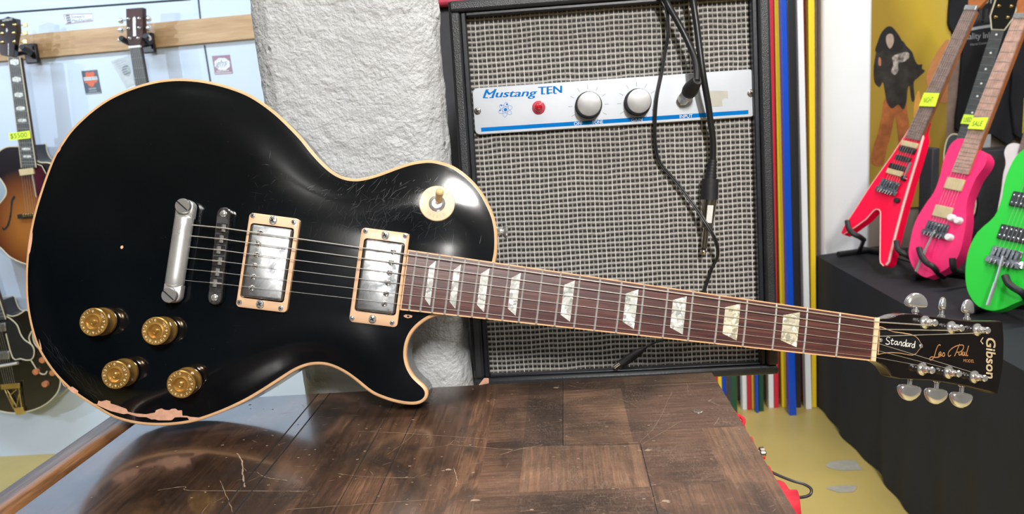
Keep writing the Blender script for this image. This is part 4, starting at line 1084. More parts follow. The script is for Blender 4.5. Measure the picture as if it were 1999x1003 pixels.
for c_ in KN:
    mb = MB(AM); pr = [(.0140, 0), (.0142, .004), (.0132, .0055), (.0128, .0150), (.0122, .0158), (.0118, .0158)]; mb.lathe(pr, (c_.x, c_.y, .0061), n=48)
    for k in range(60):
        a = 2 * pi * k / 60; mb.box((c_.x + cos(a) * .0138, c_.y + sin(a) * .0138, .0085), (.0010, .0006, .0050), R=Matrix.Rotation(a, 3, 'Z'))
    kk = mb.build('amplifier_knob', M_BLKPL, fp)
    mb = MB(AM); mb.lathe([(.0124, 0), (.0123, .0008), (.0112, .0010), (0, .0009)], (c_.x, c_.y, .0061 + .0156), n=48); mb.build('knob_cap', M_KNOBTOP, kk, M=AM)
c_ = plz(505, 366); mb = MB(AM); mb.lathe([(.0070, 0), (.0070, .0012), (.0058, .0022), (.0050, .0022)], (c_.x, c_.y, .0061), n=32); bz = mb.build('lamp_bezel', M_JEWELR, fp)
mb = MB(AM); mb.lathe([(.0050, .001), (.0048, .004), (.0036, .0065), (.0018, .0078), (0, .0081)], (c_.x, c_.y, .0061), n=24); mb.build('lamp_jewel', M_JEWEL, bz)
for x, y in ((108, 389), (1885, 273)):
    c_ = plz(x, y); mb = MB(AM); screw(mb, (c_.x, c_.y, .0061), .0036, .0018, n=20); s1 = mb.build('plate_screw', M_NICK, fp)
    mb = MB(AM)
    for k in (0, 1): mb.box((c_.x, c_.y, .0078), (.0040, .0008, .0006), R=Matrix.Rotation(.4 + k * pi / 2, 3, 'Z'))
    mb.build('screw_slot', M_DARKHOLE, fp)
mb = MB(AM); P_ = [plz(*q) for q in ((1600, 256), (1700, 258), (1735, 260), (1737, 310), (1718, 302), (1700, 312), (1698, 330), (1702, 356), (1610, 362))]
mb.add([(p.x, p.y, .0062) for p in P_], [tuple(range(len(P_)))]); mb.build('sticker_residue', pm('old_sticker_residue', (.52, .51, .46), .7, var=.1), fp, smooth=False, recalc=False)
jk = plz(1440, 318); mb = MB(AM); mb.lathe([(.0062, 0), (.0062, .002), (.0050, .0028), (.0046, .004), (0, .004)], (jk.x, jk.y, .0061), n=6); mb.build('input_jack', M_CHROME, fp)
# support behind the counter
bz_ = (AM @ Vector((0, oB, -.08))).z
zlo = min((AM @ Vector((x, oB, z))).z for x in (oL, oR) for z in (ZF, DP - .01))
mb = MB(); mb.box2((-.09, .80, zlo - .031), (.15, .99, zlo - .001)); st_ = thing('wooden_stool', Matrix.Translation((.03, .895, 0)), 'dark wooden stool holding up the amplifier behind the counter', 'stool'); mb.build('seat', M_LEG, st_, bevel=.003)
for x in (-.07, .13):
    for y in (.82, .97): mb = MB(); mb.box2((x - .015, y - .015, 0), (x + .015, y + .015, zlo - .031)); mb.build('leg', M_LEG, st_)
# cables
def acab(pts, z): return [AF.uv(x, y, z if not hasattr(z, '__len__') else z[i]) for i, (x, y) in enumerate(pts)]
def overtop(P):   # carry a cable over the cabinet's top edge
    p = P[0]; return [Vector((p.x - .03, oT + .006, -.10)), Vector((p.x - .015, oT + .008, -.03)), Vector((p.x - .006, oT + .006, .012)), Vector((p.x - .003, (oT + p.y) / 2 + .004, .024))] + P
c1 = thing('instrument_cable', AF.at(*ap(1360, 140).xy, .03), 'thick black cable plugged into the input jack of the amplifier', 'cable')
pts = overtop(acab([(1300, 0), (1309.5, 19), (1326, 48), (1341.8, 79), (1353.7, 107.7), (1359.7, 134), (1360.4, 158)], [.022, .022, .022, .024, .028, .034, .040]))
mb = MB(AM); mb.tube(crom(pts, 6, closed=False), .0032, n=14); mb.build('cord', M_CABLE, c1)
e0 = pts[-1]; j0 = Vector((jk.x, jk.y, .010)); dv = (e0 - j0)
mb = MB(AM); mb.tube([j0 + dv * t for t in (.38, .46, .60, .80, .96, 1.03)], [.0072, .0080, .0082, .0066, .0056, .0044], n=16); mb.build('plug_boot', M_RUB, c1)
mb = MB(AM); mb.tube([j0 + dv * t for t in (.0, .20)], [.0062, .0062], n=20); mb.tube([j0 + dv * t for t in (.20, .40)], [.0078, .0078], n=6); mb.build('plug_sleeve', M_NICK, c1)
c2 = thing('instrument_cable', AF.at(*ap(1390, 300).xy, .01), 'thick black cable with a bare nickel jack plug hanging down the amplifier grille', 'cable')
pts = overtop(acab([(1352.5, 0), (1359.7, 48), (1365.7, 95.7), (1372.9, 148), (1382.4, 203), (1387.2, 239), (1392, 277), (1391.5, 316)], [.022, .024, .028, .030, .026, .020, .015, .013]))
mb = MB(AM); mb.tube(crom(pts, 6, closed=False), .0033, n=14); mb.build('cord', M_CABLE, c2)
def seg(a, b, ra, rb_, z=.0125, n=16, nm='', mt=None, extra=None):
    A_, B_ = AF.uv(*a, z), AF.uv(*b, z); m = MB(AM); m.tube([A_, A_.lerp(B_, .5), B_], [ra, (ra + rb_) / 2, rb_], n=n)
    if extra: extra(m, A_, B_)
    return m.build(nm, mt, c2)
def ribs(m, A_, B_):
    for k in range(6): p = A_.lerp(B_, .05 + k * .16); q = A_.lerp(B_, .12 + k * .16); m.tube([p, q], [.0048 + k * .0003] * 2, n=16)
seg((1391.5, 312), (1386.5, 350), .0040, .0062, nm='strain_relief', mt=M_RUB, extra=ribs)
seg((1386.5, 349), (1384.8, 389), .0088, .0092, n=12, nm='plug_collar', mt=M_RUB)
pb = seg((1384.8, 388), (1378.5, 444), .0084, .0070, nm='plug_body', mt=M_NICK)
seg((1378.5, 444), (1374, 484), .0034, .0031, nm='plug_shaft', mt=M_NICK)
seg((1374, 484), (1373.6, 487.5), .0026, .0026, nm='insulator_ring', mt=M_BLKPL)
A_, B_ = AF.uv(1373.6, 487, .0125), AF.uv(1372.4, 498, .0125)
mb = MB(AM); mb.tube([A_.lerp(B_, t) for t in (0, .15, .35, .6, .85, 1)], [.0020, .0033, .0036, .0028, .0020, .0008], n=16); mb.build('plug_tip', M_NICK, c2)
A_, B_ = AF.uv(1385, 398, .0125), AF.uv(1379.5, 436, .0125)
mb = MB(AM); mb.box((A_.lerp(B_, .5) + Vector((0, 0, .0078))), (.0060, .0185, .0008), R=Matrix.Rotation(-.13, 3, 'Z')); mb.build('plug_label', pm('pale_silver_label', (.72, .72, .70), .5, metal=.2), c2)
c3 = thing('power_lead', AF.at(*ap(1300, 330).xy, .01), 'thin black twin lead with a small barrel connector trailing down the amplifier', 'cable')
P3 = [(1292.7, 0), (1299.9, 14.4), (1303.5, 35.9), (1303.5, 71.8), (1298.7, 100.5), (1291.5, 143.5), (1282, 191.4), (1278.5, 239), (1279.5, 284), (1289, 318.5), (1319.2, 354.5), (1349.5, 394), (1376, 432), (1396.9, 470), (1400.7, 500), (1388.4, 526.8), (1375, 568), (1362, 610), (1335, 645), (1304, 661), (1280, 668), (1262, 677), (1246, 689)]
Z3 = [.020, .020, .018, .016, .014, .013, .013, .011, .008, .007, .008, .012, .020, .022, .014, .008, .007, .006, .006, .006, .007, .008, .009]
pts = overtop(acab(P3, Z3)); cc = crom(pts, 6, closed=False)
mb = MB(AM)
for s_ in (-1, 1): mb.tube([p + Vector((s_ * .0009, s_ * .0003, 0)) for p in cc], .0010, n=8)
mb.build('cord', M_CABLE, c3)
A_, B_ = AF.uv(1262, 677, .009), AF.uv(1211, 711, .011)
mb = MB(AM); mb.tube([A_.lerp(B_, t) for t in (0, .2, .35, .7, 1)], [.0014, .0034, .0044, .0048, .0046], n=16); mb.build('connector_body', M_RUB, c3)
C_ = AF.uv(1200, 719, .0115); mb = MB(AM); mb.tube([B_, C_], [.0036, .0036], n=16); mb.tube([C_, C_ + (C_ - B_) * .2], [.0030, .0026], n=16); mb.build('connector_barrel', M_NICK, c3)
# dark red case glimpsed behind the amplifier's top left corner
a = at_y(862, 14, 1.12)
mb = MB(); mb.box2((a.x - .02, 1.10, a.z), (a.x + .10, 1.30, a.z + .10)); mb.build('storage_case', pm('pink_red_case', (.62, .05, .12), .5), smooth=True, bevel=.004, label='pink and red case wedged between the white column and the amplifier', cat='case')
mb = MB(); mb.box2((a.x - .015, 1.12, 0), (a.x + .10, 1.30, a.z - .001)); mb.build('storage_case', M_CASE, bevel=.004, label='dark filler box added as shade in the gap beneath the pink and red case behind the column', cat='case')  # dark box added to stand in for shade in the gap beside the column

# ================================================================ COLOURED BOARDS
# (px left, px right, measured at row y, colour, bottom row)
BRD = [(1395, 1401.5, 'red', 760, 790, None), (1402, 1409.5, 'yellow', 760, 790, None), (1409.5, 1418, 'blue', 760, 792, None), (1428, 1439, 'green', 770, 815, None), (1449, 1458, 'white', 760, 800, None), (1458.3, 1467, 'red', 760, 800, None),
       (1467.3, 1475.5, 'yellow', 760, 797, None), (1475.8, 1481, 'blue', 760, 806, None), (1481.5, 1491, 'green', 770, 803, None), (1500, 1510.5, 'white', 760, 795, None), (1511, 1520.5, 'red', 760, 795, (1500, 1510)), (1526, 1535, 'yellow', 740, 793, (1512, 1524)), (1540, 1553.5, 'blue', 740, 811, (1524.5, 1535.5)),
       (1554, 1563.5, 'black', 740, 796, (1536, 1556)), (1564, 1571.5, 'darkred', 740, 797, (1567, 1578)), (1572, 1584, 'white', 740, 799, (1556, 1568)), (1584.5, 1594, 'yellow', 740, 795, (1578, 1590))]
BC = dict(red=(.62, .02, .05), yellow=(.86, .62, .03), blue=(.0, .06, .50), green=(.005, .07, .035), white=(.80, .84, .90), black=(.02, .02, .024), darkred=(.42, .02, .05))
seen = {}
for x0, x1, cn_, yy, yb, tp3 in BRD:
    Yb = min(3.0, max(2.80, at_z((x0 + x1) / 2, yb, 0).y))
    if cn_ == 'darkred': Yb = 3.05
    a, b = at_y(x0, yy, Yb), at_y(x1, yy, Yb)
    if tp3: c_, d_ = at_y(tp3[0], 0, Yb), at_y(tp3[1], 0, Yb)
    else: c_, d_ = a + Vector((0, 0, 1.1)), b + Vector((0, 0, 1.1))
    def xz(p, q, z): return p.x + (q.x - p.x) * (z - p.z) / (q.z - p.z)
    mb = MB(); vs = [(xz(p, q, z), y, z) for z in (0, 1.9) for y in (Yb, Yb + .035) for p, q in ((a, c_), (b, d_))]; i = seen.get(cn_, 0); seen[cn_] = i + 1
    mb.add(vs, [(0, 1, 3, 2), (4, 6, 7, 5), (0, 4, 5, 1), (2, 3, 7, 6), (0, 2, 6, 4), (1, 5, 7, 3)])
    nb = {('red', 0): 'tall red board at the left end of the coloured stack', ('yellow', 0): 'tall yellow board left end of the stack, between red and blue', ('blue', 0): 'tall blue board left end of the stack, right of the yellow one',
          ('green', 0): 'tall dark green board standing alone in a gap under the amplifier', ('white', 0): 'tall white board under the amplifier, just left of a red board', ('red', 1): 'tall red board under the amplifier between white and yellow boards',
          ('yellow', 1): 'tall yellow board under the amplifier, right of the middle red board', ('blue', 1): 'narrow blue board squeezed between yellow and dark green boards', ('green', 1): 'tall dark green board right of the narrow blue board',
          ('white', 1): 'tall white board under the lower right corner of the amplifier', ('red', 2): 'tall red board showing as a thin line along the right side of the amplifier', ('yellow', 2): 'tall yellow board just right of the amplifier, left of the long blue board',
          ('blue', 2): 'broad bright blue board right of the amplifier, reaching lowest', ('black', 0): 'tall black board right of the broad blue board', ('darkred', 0): 'tall dark red board between the black board and the white board',
          ('white', 2): 'tall white board right of the amplifier, next to the white pillar stack end', ('yellow', 3): 'tall yellow board at the right end, nearest the white pillar'}[(cn_, i)]
    mb.build('coloured_board', pm('board_' + cn_, BC[cn_], .35, coat=.2, var=.04, vs=3), bevel=.002, label=nb, cat='board', group='coloured boards standing behind the amplifier')
mb = MB(); mb.box2((.50, 3.10, 0), (at_y(1604, 300, YP).x - .004, 3.16, 2.5)); mb.build('brown_panel', pm('brown_grey_panel', (.17, .13, .11), .7), label='brown grey panel standing behind the coloured boards', cat='panel')
mb = MB(); mb.box2((.45, 3.165, 0), (1.10, 3.30, .16)); mb.build('wooden_plinth', M_BROWNW, label='low brown wooden plinth behind the coloured boards', cat='plinth')
# scuffs on the floor
for px, py, w_, h_ in ((1651, 908, .055, .03), (1646, 954, .045, .018)):
    p = at_z(px, py, .001); mb = MB(); poly = [(p.x + cos(t) * w_ * (1 + .25 * sin(3 * t + px)), p.y + sin(t) * h_ * 1.6 * (1 + .2 * cos(2 * t)), .0012) for t in np.linspace(0, 2 * pi, 19)[:-1]]
    mb.add(poly, [tuple(range(18))]); mb.build('floor_scuff', pm('grey_floor_scuff', (.42, .40, .34), .5), M=Matrix.Translation(p), kind='structure', smooth=False, recalc=False)

# ================================================================ LEFT WALL: stickers, hanging guitars
def wallframe(Y): return Frame(mat_from(Vector((0, Y, 0)), (1, 0, 0), (0, 0, 1), (0, -1, 0)))
def P2(F_, pts, w=0.): r = [F_.uv(x, y, w) for x, y in pts]; return [(p.x, p.y) for p in r]
WF = wallframe(YW)
def flat(name, pts, mat, F_, label, cat, z0=.0004, z1=.0010, **kw):
    q = P2(F_, pts); c_ = Vector((sum(p[0] for p in q) / len(q), min(p[1] for p in q)))
    t = thing(name, F_.at(c_.x, c_.y, 0), label, cat, **kw)
    mb = MB(F_.M); mb.prism(q, z0, z1); o = mb.build('sheet', mat, t, smooth=False); return t
def s1(x, y): return (x / 3.344, y / 3.344)
def s2_(x, y): return (100 + x / 5.26, 20 + y / 5.26)
def txt(mb, F_, s, LL, LR, UL, z):
    a, b, c_ = F_.uv(*LL), F_.uv(*LR), F_.uv(*UL); mb.text(s, a, b, c_, z)
t = flat('wall_sticker', [s2_(128, 44), s2_(425, 34), s2_(433, 108), s2_(150, 143), s2_(140, 128)], M_PAPER, WF, 'white rectangular sticker with two lines of dark lettering above the pine plank', 'sticker')
mb = MB(WF.M); M_NAVY = pm('dark_navy_print', (.03, .04, .08), .5)
txt(mb, WF, 'Stewart-', s2_(206, 82), s2_(352, 74), s2_(205, 54), .0012); txt(mb, WF, 'MacDonald', s2_(214, 122), s2_(416, 108), s2_(212, 92), .0012)
for a in range(4):
    q = P2(WF, [s2_(150 + a * 5, 52 + a * 24), s2_(190 + a * 5, 48 + a * 24), s2_(192 + a * 5, 57 + a * 24), s2_(152 + a * 5, 61 + a * 24)]); mb.add([(*p, .0012) for p in q], [(0, 1, 2, 3)])
    if a < 3:
        for b in (150, 168, 185): q = P2(WF, [s2_(b + a * 6, 60 + a * 24), s2_(b + a * 6 + 7, 60 + a * 24), s2_(b + a * 6 + 9, 73 + a * 24), s2_(b + a * 6 + 2, 73 + a * 24)]); mb.add([(*p, .0012) for p in q], [(0, 1, 2, 3)])
mb.build('lettering', M_NAVY, t, smooth=False, recalc=False)
mb = MB(WF.M); q = P2(WF, [s2_(130, 46), s2_(424, 36), s2_(431, 107), s2_(152, 141)]); mb.strip([(*p, .0012) for p in q + q[:1]], .004); mb.build('border', pm('pink_grey_line', (.45, .33, .36), .5), t, smooth=False, recalc=False)
t = flat('wall_sticker', [s2_(310, 624), s2_(474, 610), s2_(521, 853), s2_(356, 866)], pm('blue_black_sticker', (.015, .03, .05), .3), WF, 'dark sticker with an orange shield emblem below the pine plank', 'sticker')
M_OR = pm('orange_print', (.62, .10, .03), .4)
def quadp(pts): return [s2_(*p) for p in pts]
mb = MB(WF.M)
for pts in ([(362, 634), (395, 640), (432, 628), (448, 650), (440, 672), (455, 684), (344, 692), (358, 672), (350, 655)], [(340, 728), (478, 716), (470, 740), (448, 745), (440, 775), (418, 790), (412, 784), (385, 772), (372, 745), (350, 750)]):
    q = P2(WF, quadp(pts)); mb.add([(*p, .0013) for p in q], [tuple(range(len(q)))])
mb.build('shield_emblem', M_OR, t, smooth=False, recalc=False)
mb = MB(WF.M); q = P2(WF, quadp([(332, 690), (472, 680), (480, 712), (340, 724)])); mb.add([(*p, .0015) for p in q], [(0, 1, 2, 3)]); mb.build('emblem_banner', M_PAPER, t, smooth=False, recalc=False)
mb = MB(WF.M); txt(mb, WF, 'MOTOR', s2_(340, 716), s2_(400, 711), s2_(338, 694), .0017); txt(mb, WF, 'BROTHERS', s2_(408, 711), s2_(474, 706), s2_(405, 688), .0017); mb.build('banner_lettering', M_NAVY, t, smooth=False, recalc=False)
mb = MB(WF.M); txt(mb, WF, 'SYDNEY', s2_(388, 812), s2_(464, 806), s2_(386, 796), .0013); txt(mb, WF, '025 555 014', s2_(392, 834), s2_(470, 828), s2_(390, 824), .0013) if False else None
for a, b, c_, d in ((388, 810, 466, 804), (392, 832, 472, 826), (360, 856, 515, 844)):
    for k in range(9):
        x0 = a + (c_ - a) * k / 9; x1 = a + (c_ - a) * (k + .62) / 9; y = b + (d - b) * k / 9; p, q = WF.uv(*s2_(x0, y)), WF.uv(*s2_(x1, y)); mb.strip([(*p.xy, .0013), (*q.xy, .0013)], .0035)
mb.build('small_print', pm('grey_print', (.45, .50, .53), .5), t, smooth=False, recalc=False)
t = flat('paper_certificate', [s2_(612, 524), s2_(800, 462), s2_(860, 760), s2_(772, 800)], pm('grey_white_paper', (.50, .54, .57), .6), WF, 'tilted pale paper certificate half hidden behind the brown headstock guitar neck', 'paper')
mb = MB(WF.M)
for k in range(7):
    x0, y0 = 640 + k * 18, 548 + k * 20 - 6; L_ = (95, 120, 100, 110, 70, 60, 80)[k]
    for j in range(int(L_ / 14)): p, q = WF.uv(*s2_(x0 + j * 14, y0 - j * 5)), WF.uv(*s2_(x0 + j * 14 + 9, y0 - j * 5 - 3)); mb.strip([(*p.xy, .0013), (*q.xy, .0013)], .003)
p = WF.uv(*s2_(775, 620)); mb.add([(*v, .0013) for v in ngon(p.x, p.y, .018, 18, ry=.022)], [tuple(range(18))])
mb.build('printed_lines', pm('pale_grey_print', (.34, .37, .40), .5), t, smooth=False, recalc=False)
t = flat('wall_sticker', [s2_(1650, 470), s2_(1835, 457), s2_(1866, 650), s2_(1682, 662)], pm('mauve_sticker', (.30, .18, .24), .4), WF, 'mauve square sticker with a white cloud-shaped badge beside the wall joint', 'sticker')
cl = []
for k in range(48):
    a = 2 * pi * k / 48; r = 1 + .10 * abs(sin(a * 4)); cl.append((1757 + 76 * r * cos(a) + 2 * sin(a), 552 + 60 * r * sin(a)))
mb = MB(WF.M); q = P2(WF, quadp(cl)); mb.add([(*p, .0013) for p in q], [tuple(range(48))]); mb.build('badge', pm('pale_badge', (.72, .74, .80), .5), t, smooth=False, recalc=False)
mb = MB(WF.M); txt(mb, WF, 'ghs', s2_(1690, 580), s2_(1800, 566), s2_(1706, 512), .0015); txt(mb, WF, 'STRINGS', s2_(1742, 590), s2_(1800, 584), s2_(1742, 578), .0015); mb.build('badge_lettering', pm('slate_print', (.24, .24, .32), .5), t, smooth=False, recalc=False)
mb = MB(WF.M)
for y, x0, x1 in ((628, 1700, 1830), (648, 1688, 1858)):
    for k in range(10): p, q = WF.uv(*s2_(x0 + (x1 - x0) * k / 10, y - k)), WF.uv(*s2_(x0 + (x1 - x0) * (k + .6) / 10, y - k)); mb.strip([(*p.xy, .0013), (*q.xy, .0013)], .004)
mb.build('small_print', M_PAPER, t, smooth=False, recalc=False)
p = at_y(220 / 5.26 + 100, 20 + 335 / 5.26, YW - .0225)

def gtr_parts(F_, T, neck, nw0, nw1, inl=None, boardm=M_EBONY, nfr=14, side=0, z0=-.020, z1=0.002, neckm=None, depth=.022, first=1, fmax=20):
    """neck from px a (body end) to px b (nut end); pixel half widths nw0, nw1"""
    A_, B_ = F_.uv(*neck[0], z1), F_.uv(*neck[1], z1); d = (B_ - A_); L_ = d.length; d = d / L_; nrm = Vector((-d.y, d.x, 0))
    h0 = nw0; h1 = nw1
    q = [A_ - nrm * h0, B_ - nrm * h1, B_ + nrm * h1, A_ + nrm * h0]
    mb = MB(F_.M); mb.prism([(p.x, p.y) for p in q], z1 - .006, z1); fbd = mb.build('fretboard', boardm, T)
    mb = MB(F_.M); q = [A_ - nrm * h0 * .96, B_ - nrm * h1 * .96, B_ + nrm * h1 * .96, A_ + nrm * h0 * .96]
    mb.prism([(p.x, p.y) for p in q], z1 - .006, z1 - .006 - depth, ch=.008); mb.build('neck', neckm or M_MAHOG, T, bevel=.002)
    L_full = L_ / (1 - 2 ** (-fmax / 12)); pos = lambda k: L_ - L_full * (1 - 2 ** (-k / 12))
    for k in range(1, fmax):
        t_ = pos(k); c_ = A_ + d * t_; hh = h0 + (h1 - h0) * t_ / L_
        mb = MB(F_.M); mb.tube([c_ - nrm * hh * .98 + Vector((0, 0, .0003)), c_ + nrm * hh * .98 + Vector((0, 0, .0003))], .0009, n=5); mb.build('fret', M_FRETB, fbd)
    return A_, B_, d, nrm, fbd, pos
M_FRETB = pm('tarnished_fret_wire', (.34, .32, .30), .45, metal=.5, var=.1)
M_STRB = pm('dull_background_string', (.45, .43, .41), .45, metal=.6, var=.1)
def strings(F_, T, A_, B_, hA, hB, d, nrm, z, mat=None, r=.00032, n=6):
    mat = mat or M_STRB
    for i in range(n):
        s = (i / (n - 1) - .5) * 2; a = A_ + nrm * s * hA; b = B_ + nrm * s * hB; mb = MB(F_.M); mb.tube([(a.x, a.y, z), (b.x, b.y, z)], r, n=5); mb.build('string', mat, T)
def hanger(F_, px, py, w, label, sg=1, off=.022):
    c_ = F_.uv(px, py); t = thing('wall_hanger', F_.at(c_.x, c_.y, -.1), label, 'hook', group='black padded wall hangers holding guitar necks')
    zb = F_.M.inverted() @ Vector((0, YW - off, 0)); zb = zb.z
    mb = MB(F_.M); mb.box((c_.x, c_.y, zb + .010), (.05, .075, .019)); mb.build('back_plate', M_BLKPL, t, bevel=.004)
    mb = MB(F_.M); mb.tube([(c_.x, c_.y, zb + .018), (c_.x, c_.y, -.055)], .008, n=10); mb.build('arm', M_BLKPL, t)
    for s in (-1, 1):
        mb = MB(F_.M); mb.tube([(c_.x, c_.y, -.055), (c_.x + s * w * .7, c_.y - .004, -.050), (c_.x + s * w, c_.y, -.036), (c_.x + s * w * 1.05, c_.y + .006, -.010), (c_.x + s * w * 1.1, c_.y + .014, .008)], [.008, .009, .011, .011, .010], n=10)
        mb.build('padded_arm', M_RUB, t)
    return t

# --- sunburst archtop
FA = wallframe(2.765)
bo = [(29.6, 286), (13.5, 287), (0, 294.6), (-9, 308), (-12, 322), (-8, 338), (3, 352), (11, 366), (12, 379), (3, 393), (-12, 408), (-26, 426), (-31, 446), (-24, 464), (-10, 477), (2, 484), (21, 502), (50, 515), (85, 519), (120, 512), (150, 494), (166, 462), (162, 432), (145, 408), (128, 392), (122, 372), (124, 352), (116, 334), (104, 322),
      (93, 317.5), (78, 316.7), (70, 311), (64.6, 302), (61.5, 291), (60, 283), (50, 286)]
p0 = FA.uv(55, 500)
arch = thing('archtop_guitar', FA.at(p0.x, p0.y, -.08), 'sunburst archtop guitar hanging at the far left with a yellow price tag on its neck', 'guitar', group=None)
q = crom([Vector((*FA.uv(*p)[:2], 0)) for p in bo], 4); q = [(p.x, p.y) for p in q]
mb = MB(FA.M); mb.prism(q, -.085, 0, ch=.002)
cb = FA.uv(62, 430) - FA.uv(55, 500)
mb.build('body', sunburst('sunburst_lacquer', (cb.x - .01, cb.y - .02), (.19, .23), (.32, .115, .022), (.15, .040, .009), (.007, .004, .006)), arch)
for z in (.0, -.084):
    mb = MB(FA.M); mb.tube([(*p, z) for p in q], .0024, n=6, closed=True); mb.build('binding', M_CREAM2, arch)
A_, B_, d, nr, fbd, pos = gtr_parts(FA, arch, ((56, 327), (27, 112)), .029, .0225, z1=.016, fmax=20)
mb = MB(FA.M)
for s in (-1, 1): mb.tube([A_ + nr * s * .029 + Vector((0, 0, -.001)), B_ + nr * s * .0225 + Vector((0, 0, -.001))], .0016, n=6)
mb.build('fretboard_binding', M_CREAM2, fbd)
for k in (1, 3, 5, 7, 9, 12, 15, 17):
    m_ = (pos(k) + pos(k - 1)) / 2; c_ = A_ + d * m_; w_ = (pos(k - 1) - pos(k)) * .36; hh = .017
    mb = MB(FA.M); mb.add([(*(c_ + nr * a + d * b).xy, .0166) for a, b in ((-hh, -w_ * .5), (-hh * .2, -w_), (hh, -w_ * .6), (hh, w_ * .5), (hh * .2, w_), (-hh, w_ * .7))], [(0, 1, 2, 3, 4, 5)]); mb.build('inlay', M_PEARL, fbd, smooth=False, recalc=False)
mb = MB(FA.M); c_ = FA.uv(49.5, 336, .02); mb.prism([(c_.x - .031, c_.y - .013), (c_.x + .028, c_.y - .010), (c_.x + .028, c_.y + .015), (c_.x - .031, c_.y + .012)], .002, .014); mb.build('pickup', M_PUCREAM, arch, bevel=.003)
hsq = [(21, 111), (6, 108), (1, 96), (2, 60), (0, 40), (12, 36), (20, 33), (28, 36), (37, 37.5), (38.5, 60), (34, 85), (32, 104), (31, 112)]
mb = MB(FA.M); mb.prism(P2(FA, hsq), -.010, .012); hd = mb.build('headstock', M_HEAD, arch, bevel=.0015)
mb = MB(FA.M); hl_ = [(16, 60), (18, 55), (20, 60), (18, 64)]; mb.add([(*p, .0125) for p in P2(FA, hl_)], [(0, 1, 2, 3)]); mb.strip([(*FA.uv(21, 85)[:2], .0125), (*FA.uv(21, 108)[:2], .0125)], .002); 
a, b, c_ = FA.uv(9, 43), FA.uv(28, 40), FA.uv(9, 36.5); mb.text('Gibson', a, b, c_, .0125); mb.build('headstock_inlay', M_PEARL, hd, smooth=False, recalc=False)
for x, y in ((6, 50), (29, 49), (4.5, 66), (27, 65), (5, 83), (28, 82)):
    c_ = FA.uv(x, y, .0125); mb = MB(FA.M); mb.lathe([(.0055, 0), (.0055, .002), (.003, .003), (.003, .009), (0, .010)], (c_.x, c_.y, .012), n=14); tn = mb.build('tuner', M_GOLDM, arch)
    s = 1 if x > 15 else -1; e = FA.uv(40 if s > 0 else 0, y, 0).x
    mb = MB(FA.M); mb.tube([(e, c_.y, 0), (e + s * .010, c_.y, 0)], .003, n=8); mb.box((e + s * .019, c_.y, 0), (.016, .015, .006)); mb.build('tuner_button', M_GOLDM, tn, bevel=.002)
strings(FA, arch, FA.uv(60.5, 418, .03), B_, .026, .018, d, nr, .0215)
mb = MB(FA.M); mb.prism(P2(FA, [(59, 316), (66, 316), (84, 324), (92, 340), (88, 360), (78, 378), (73, 384), (68, 350), (64, 330)]), .004, .007); mb.build('pickguard', M_DKRED, arch)
mb = MB(FA.M); mb.tube([(*p, .0075) for p in P2(FA, [(63, 316), (84, 323), (92, 338)])], .0014, n=5); mb.tube([(*p, .0075) for p in P2(FA, [(64, 332), (73, 384)])], .0014, n=5); mb.build('pickguard_binding', M_CREAM2, arch)
mb = MB(FA.M); mb.prism(P2(FA, [(39, 418), (74, 415), (75, 423), (40, 426)]), .002, .016); mb.build('bridge', M_DARKHOLE, arch)
mb = MB(FA.M)
for k in range(6): c_ = FA.uv(46 + k * 4.6, 420 - k * .4, .018); mb.box((c_.x, c_.y, .018), (.006, .011, .006))
mb.build('bridge_saddles', M_GOLDM, arch, bevel=.001)
fh = [(30, 384), (28, 382), (25, 384), (21.5, 392), (20.5, 410), (17.5, 428), (13, 441), (8, 446), (6, 443), (4, 446), (7, 450), (12, 448), (18, 440), (22.5, 422), (24, 404), (26, 391), (29, 388)]
mb = MB(FA.M); q = P2(FA, fh); tr = geometry.tessellate_polygon([[Vector((*p, 0)) for p in q]]); mb.add([(*p, .0008) for p in q], [tuple(x) for x in tr]); mb.build('f_hole', M_DARKHOLE, arch, smooth=False, recalc=False)
mb = MB(FA.M); mb.prism(P2(FA, [(60, 462), (70, 460), (80, 520), (66, 522)]), .002, .010); mb.build('tailpiece', M_CHROME, arch, bevel=.002)
hanger(FA, 25, 101, .040, 'black wall hanger holding the sunburst archtop guitar')
def price_tag(F_, quad, z, s, LL, LR, UL, label, zt=.0012):
    c_ = F_.uv(*quad[0], z); t = thing('price_tag', F_.at(c_.x, c_.y, z), label, 'price tag', group='fluorescent yellow price tags on guitar necks')
    q = P2(F_, quad, z); mb = MB(F_.M); mb.prism(q, z, z + .0008); mb.build('card', M_TAG, t, smooth=False)
    mb = MB(F_.M); a, b, c2_ = F_.uv(*LL, z), F_.uv(*LR, z), F_.uv(*UL, z); mb.text(s, a, b, c2_, z + zt); mb.build('lettering', M_TAGTXT, t, smooth=False, recalc=False)
    return t
price_tag(FA, [(17.5, 260), (58, 255), (60, 269.5), (19, 274)], .024, '$5500', (21, 270.5), (53.5, 267.5), (20, 260.5), 'yellow price tag reading $5500 on the sunburst archtop neck')

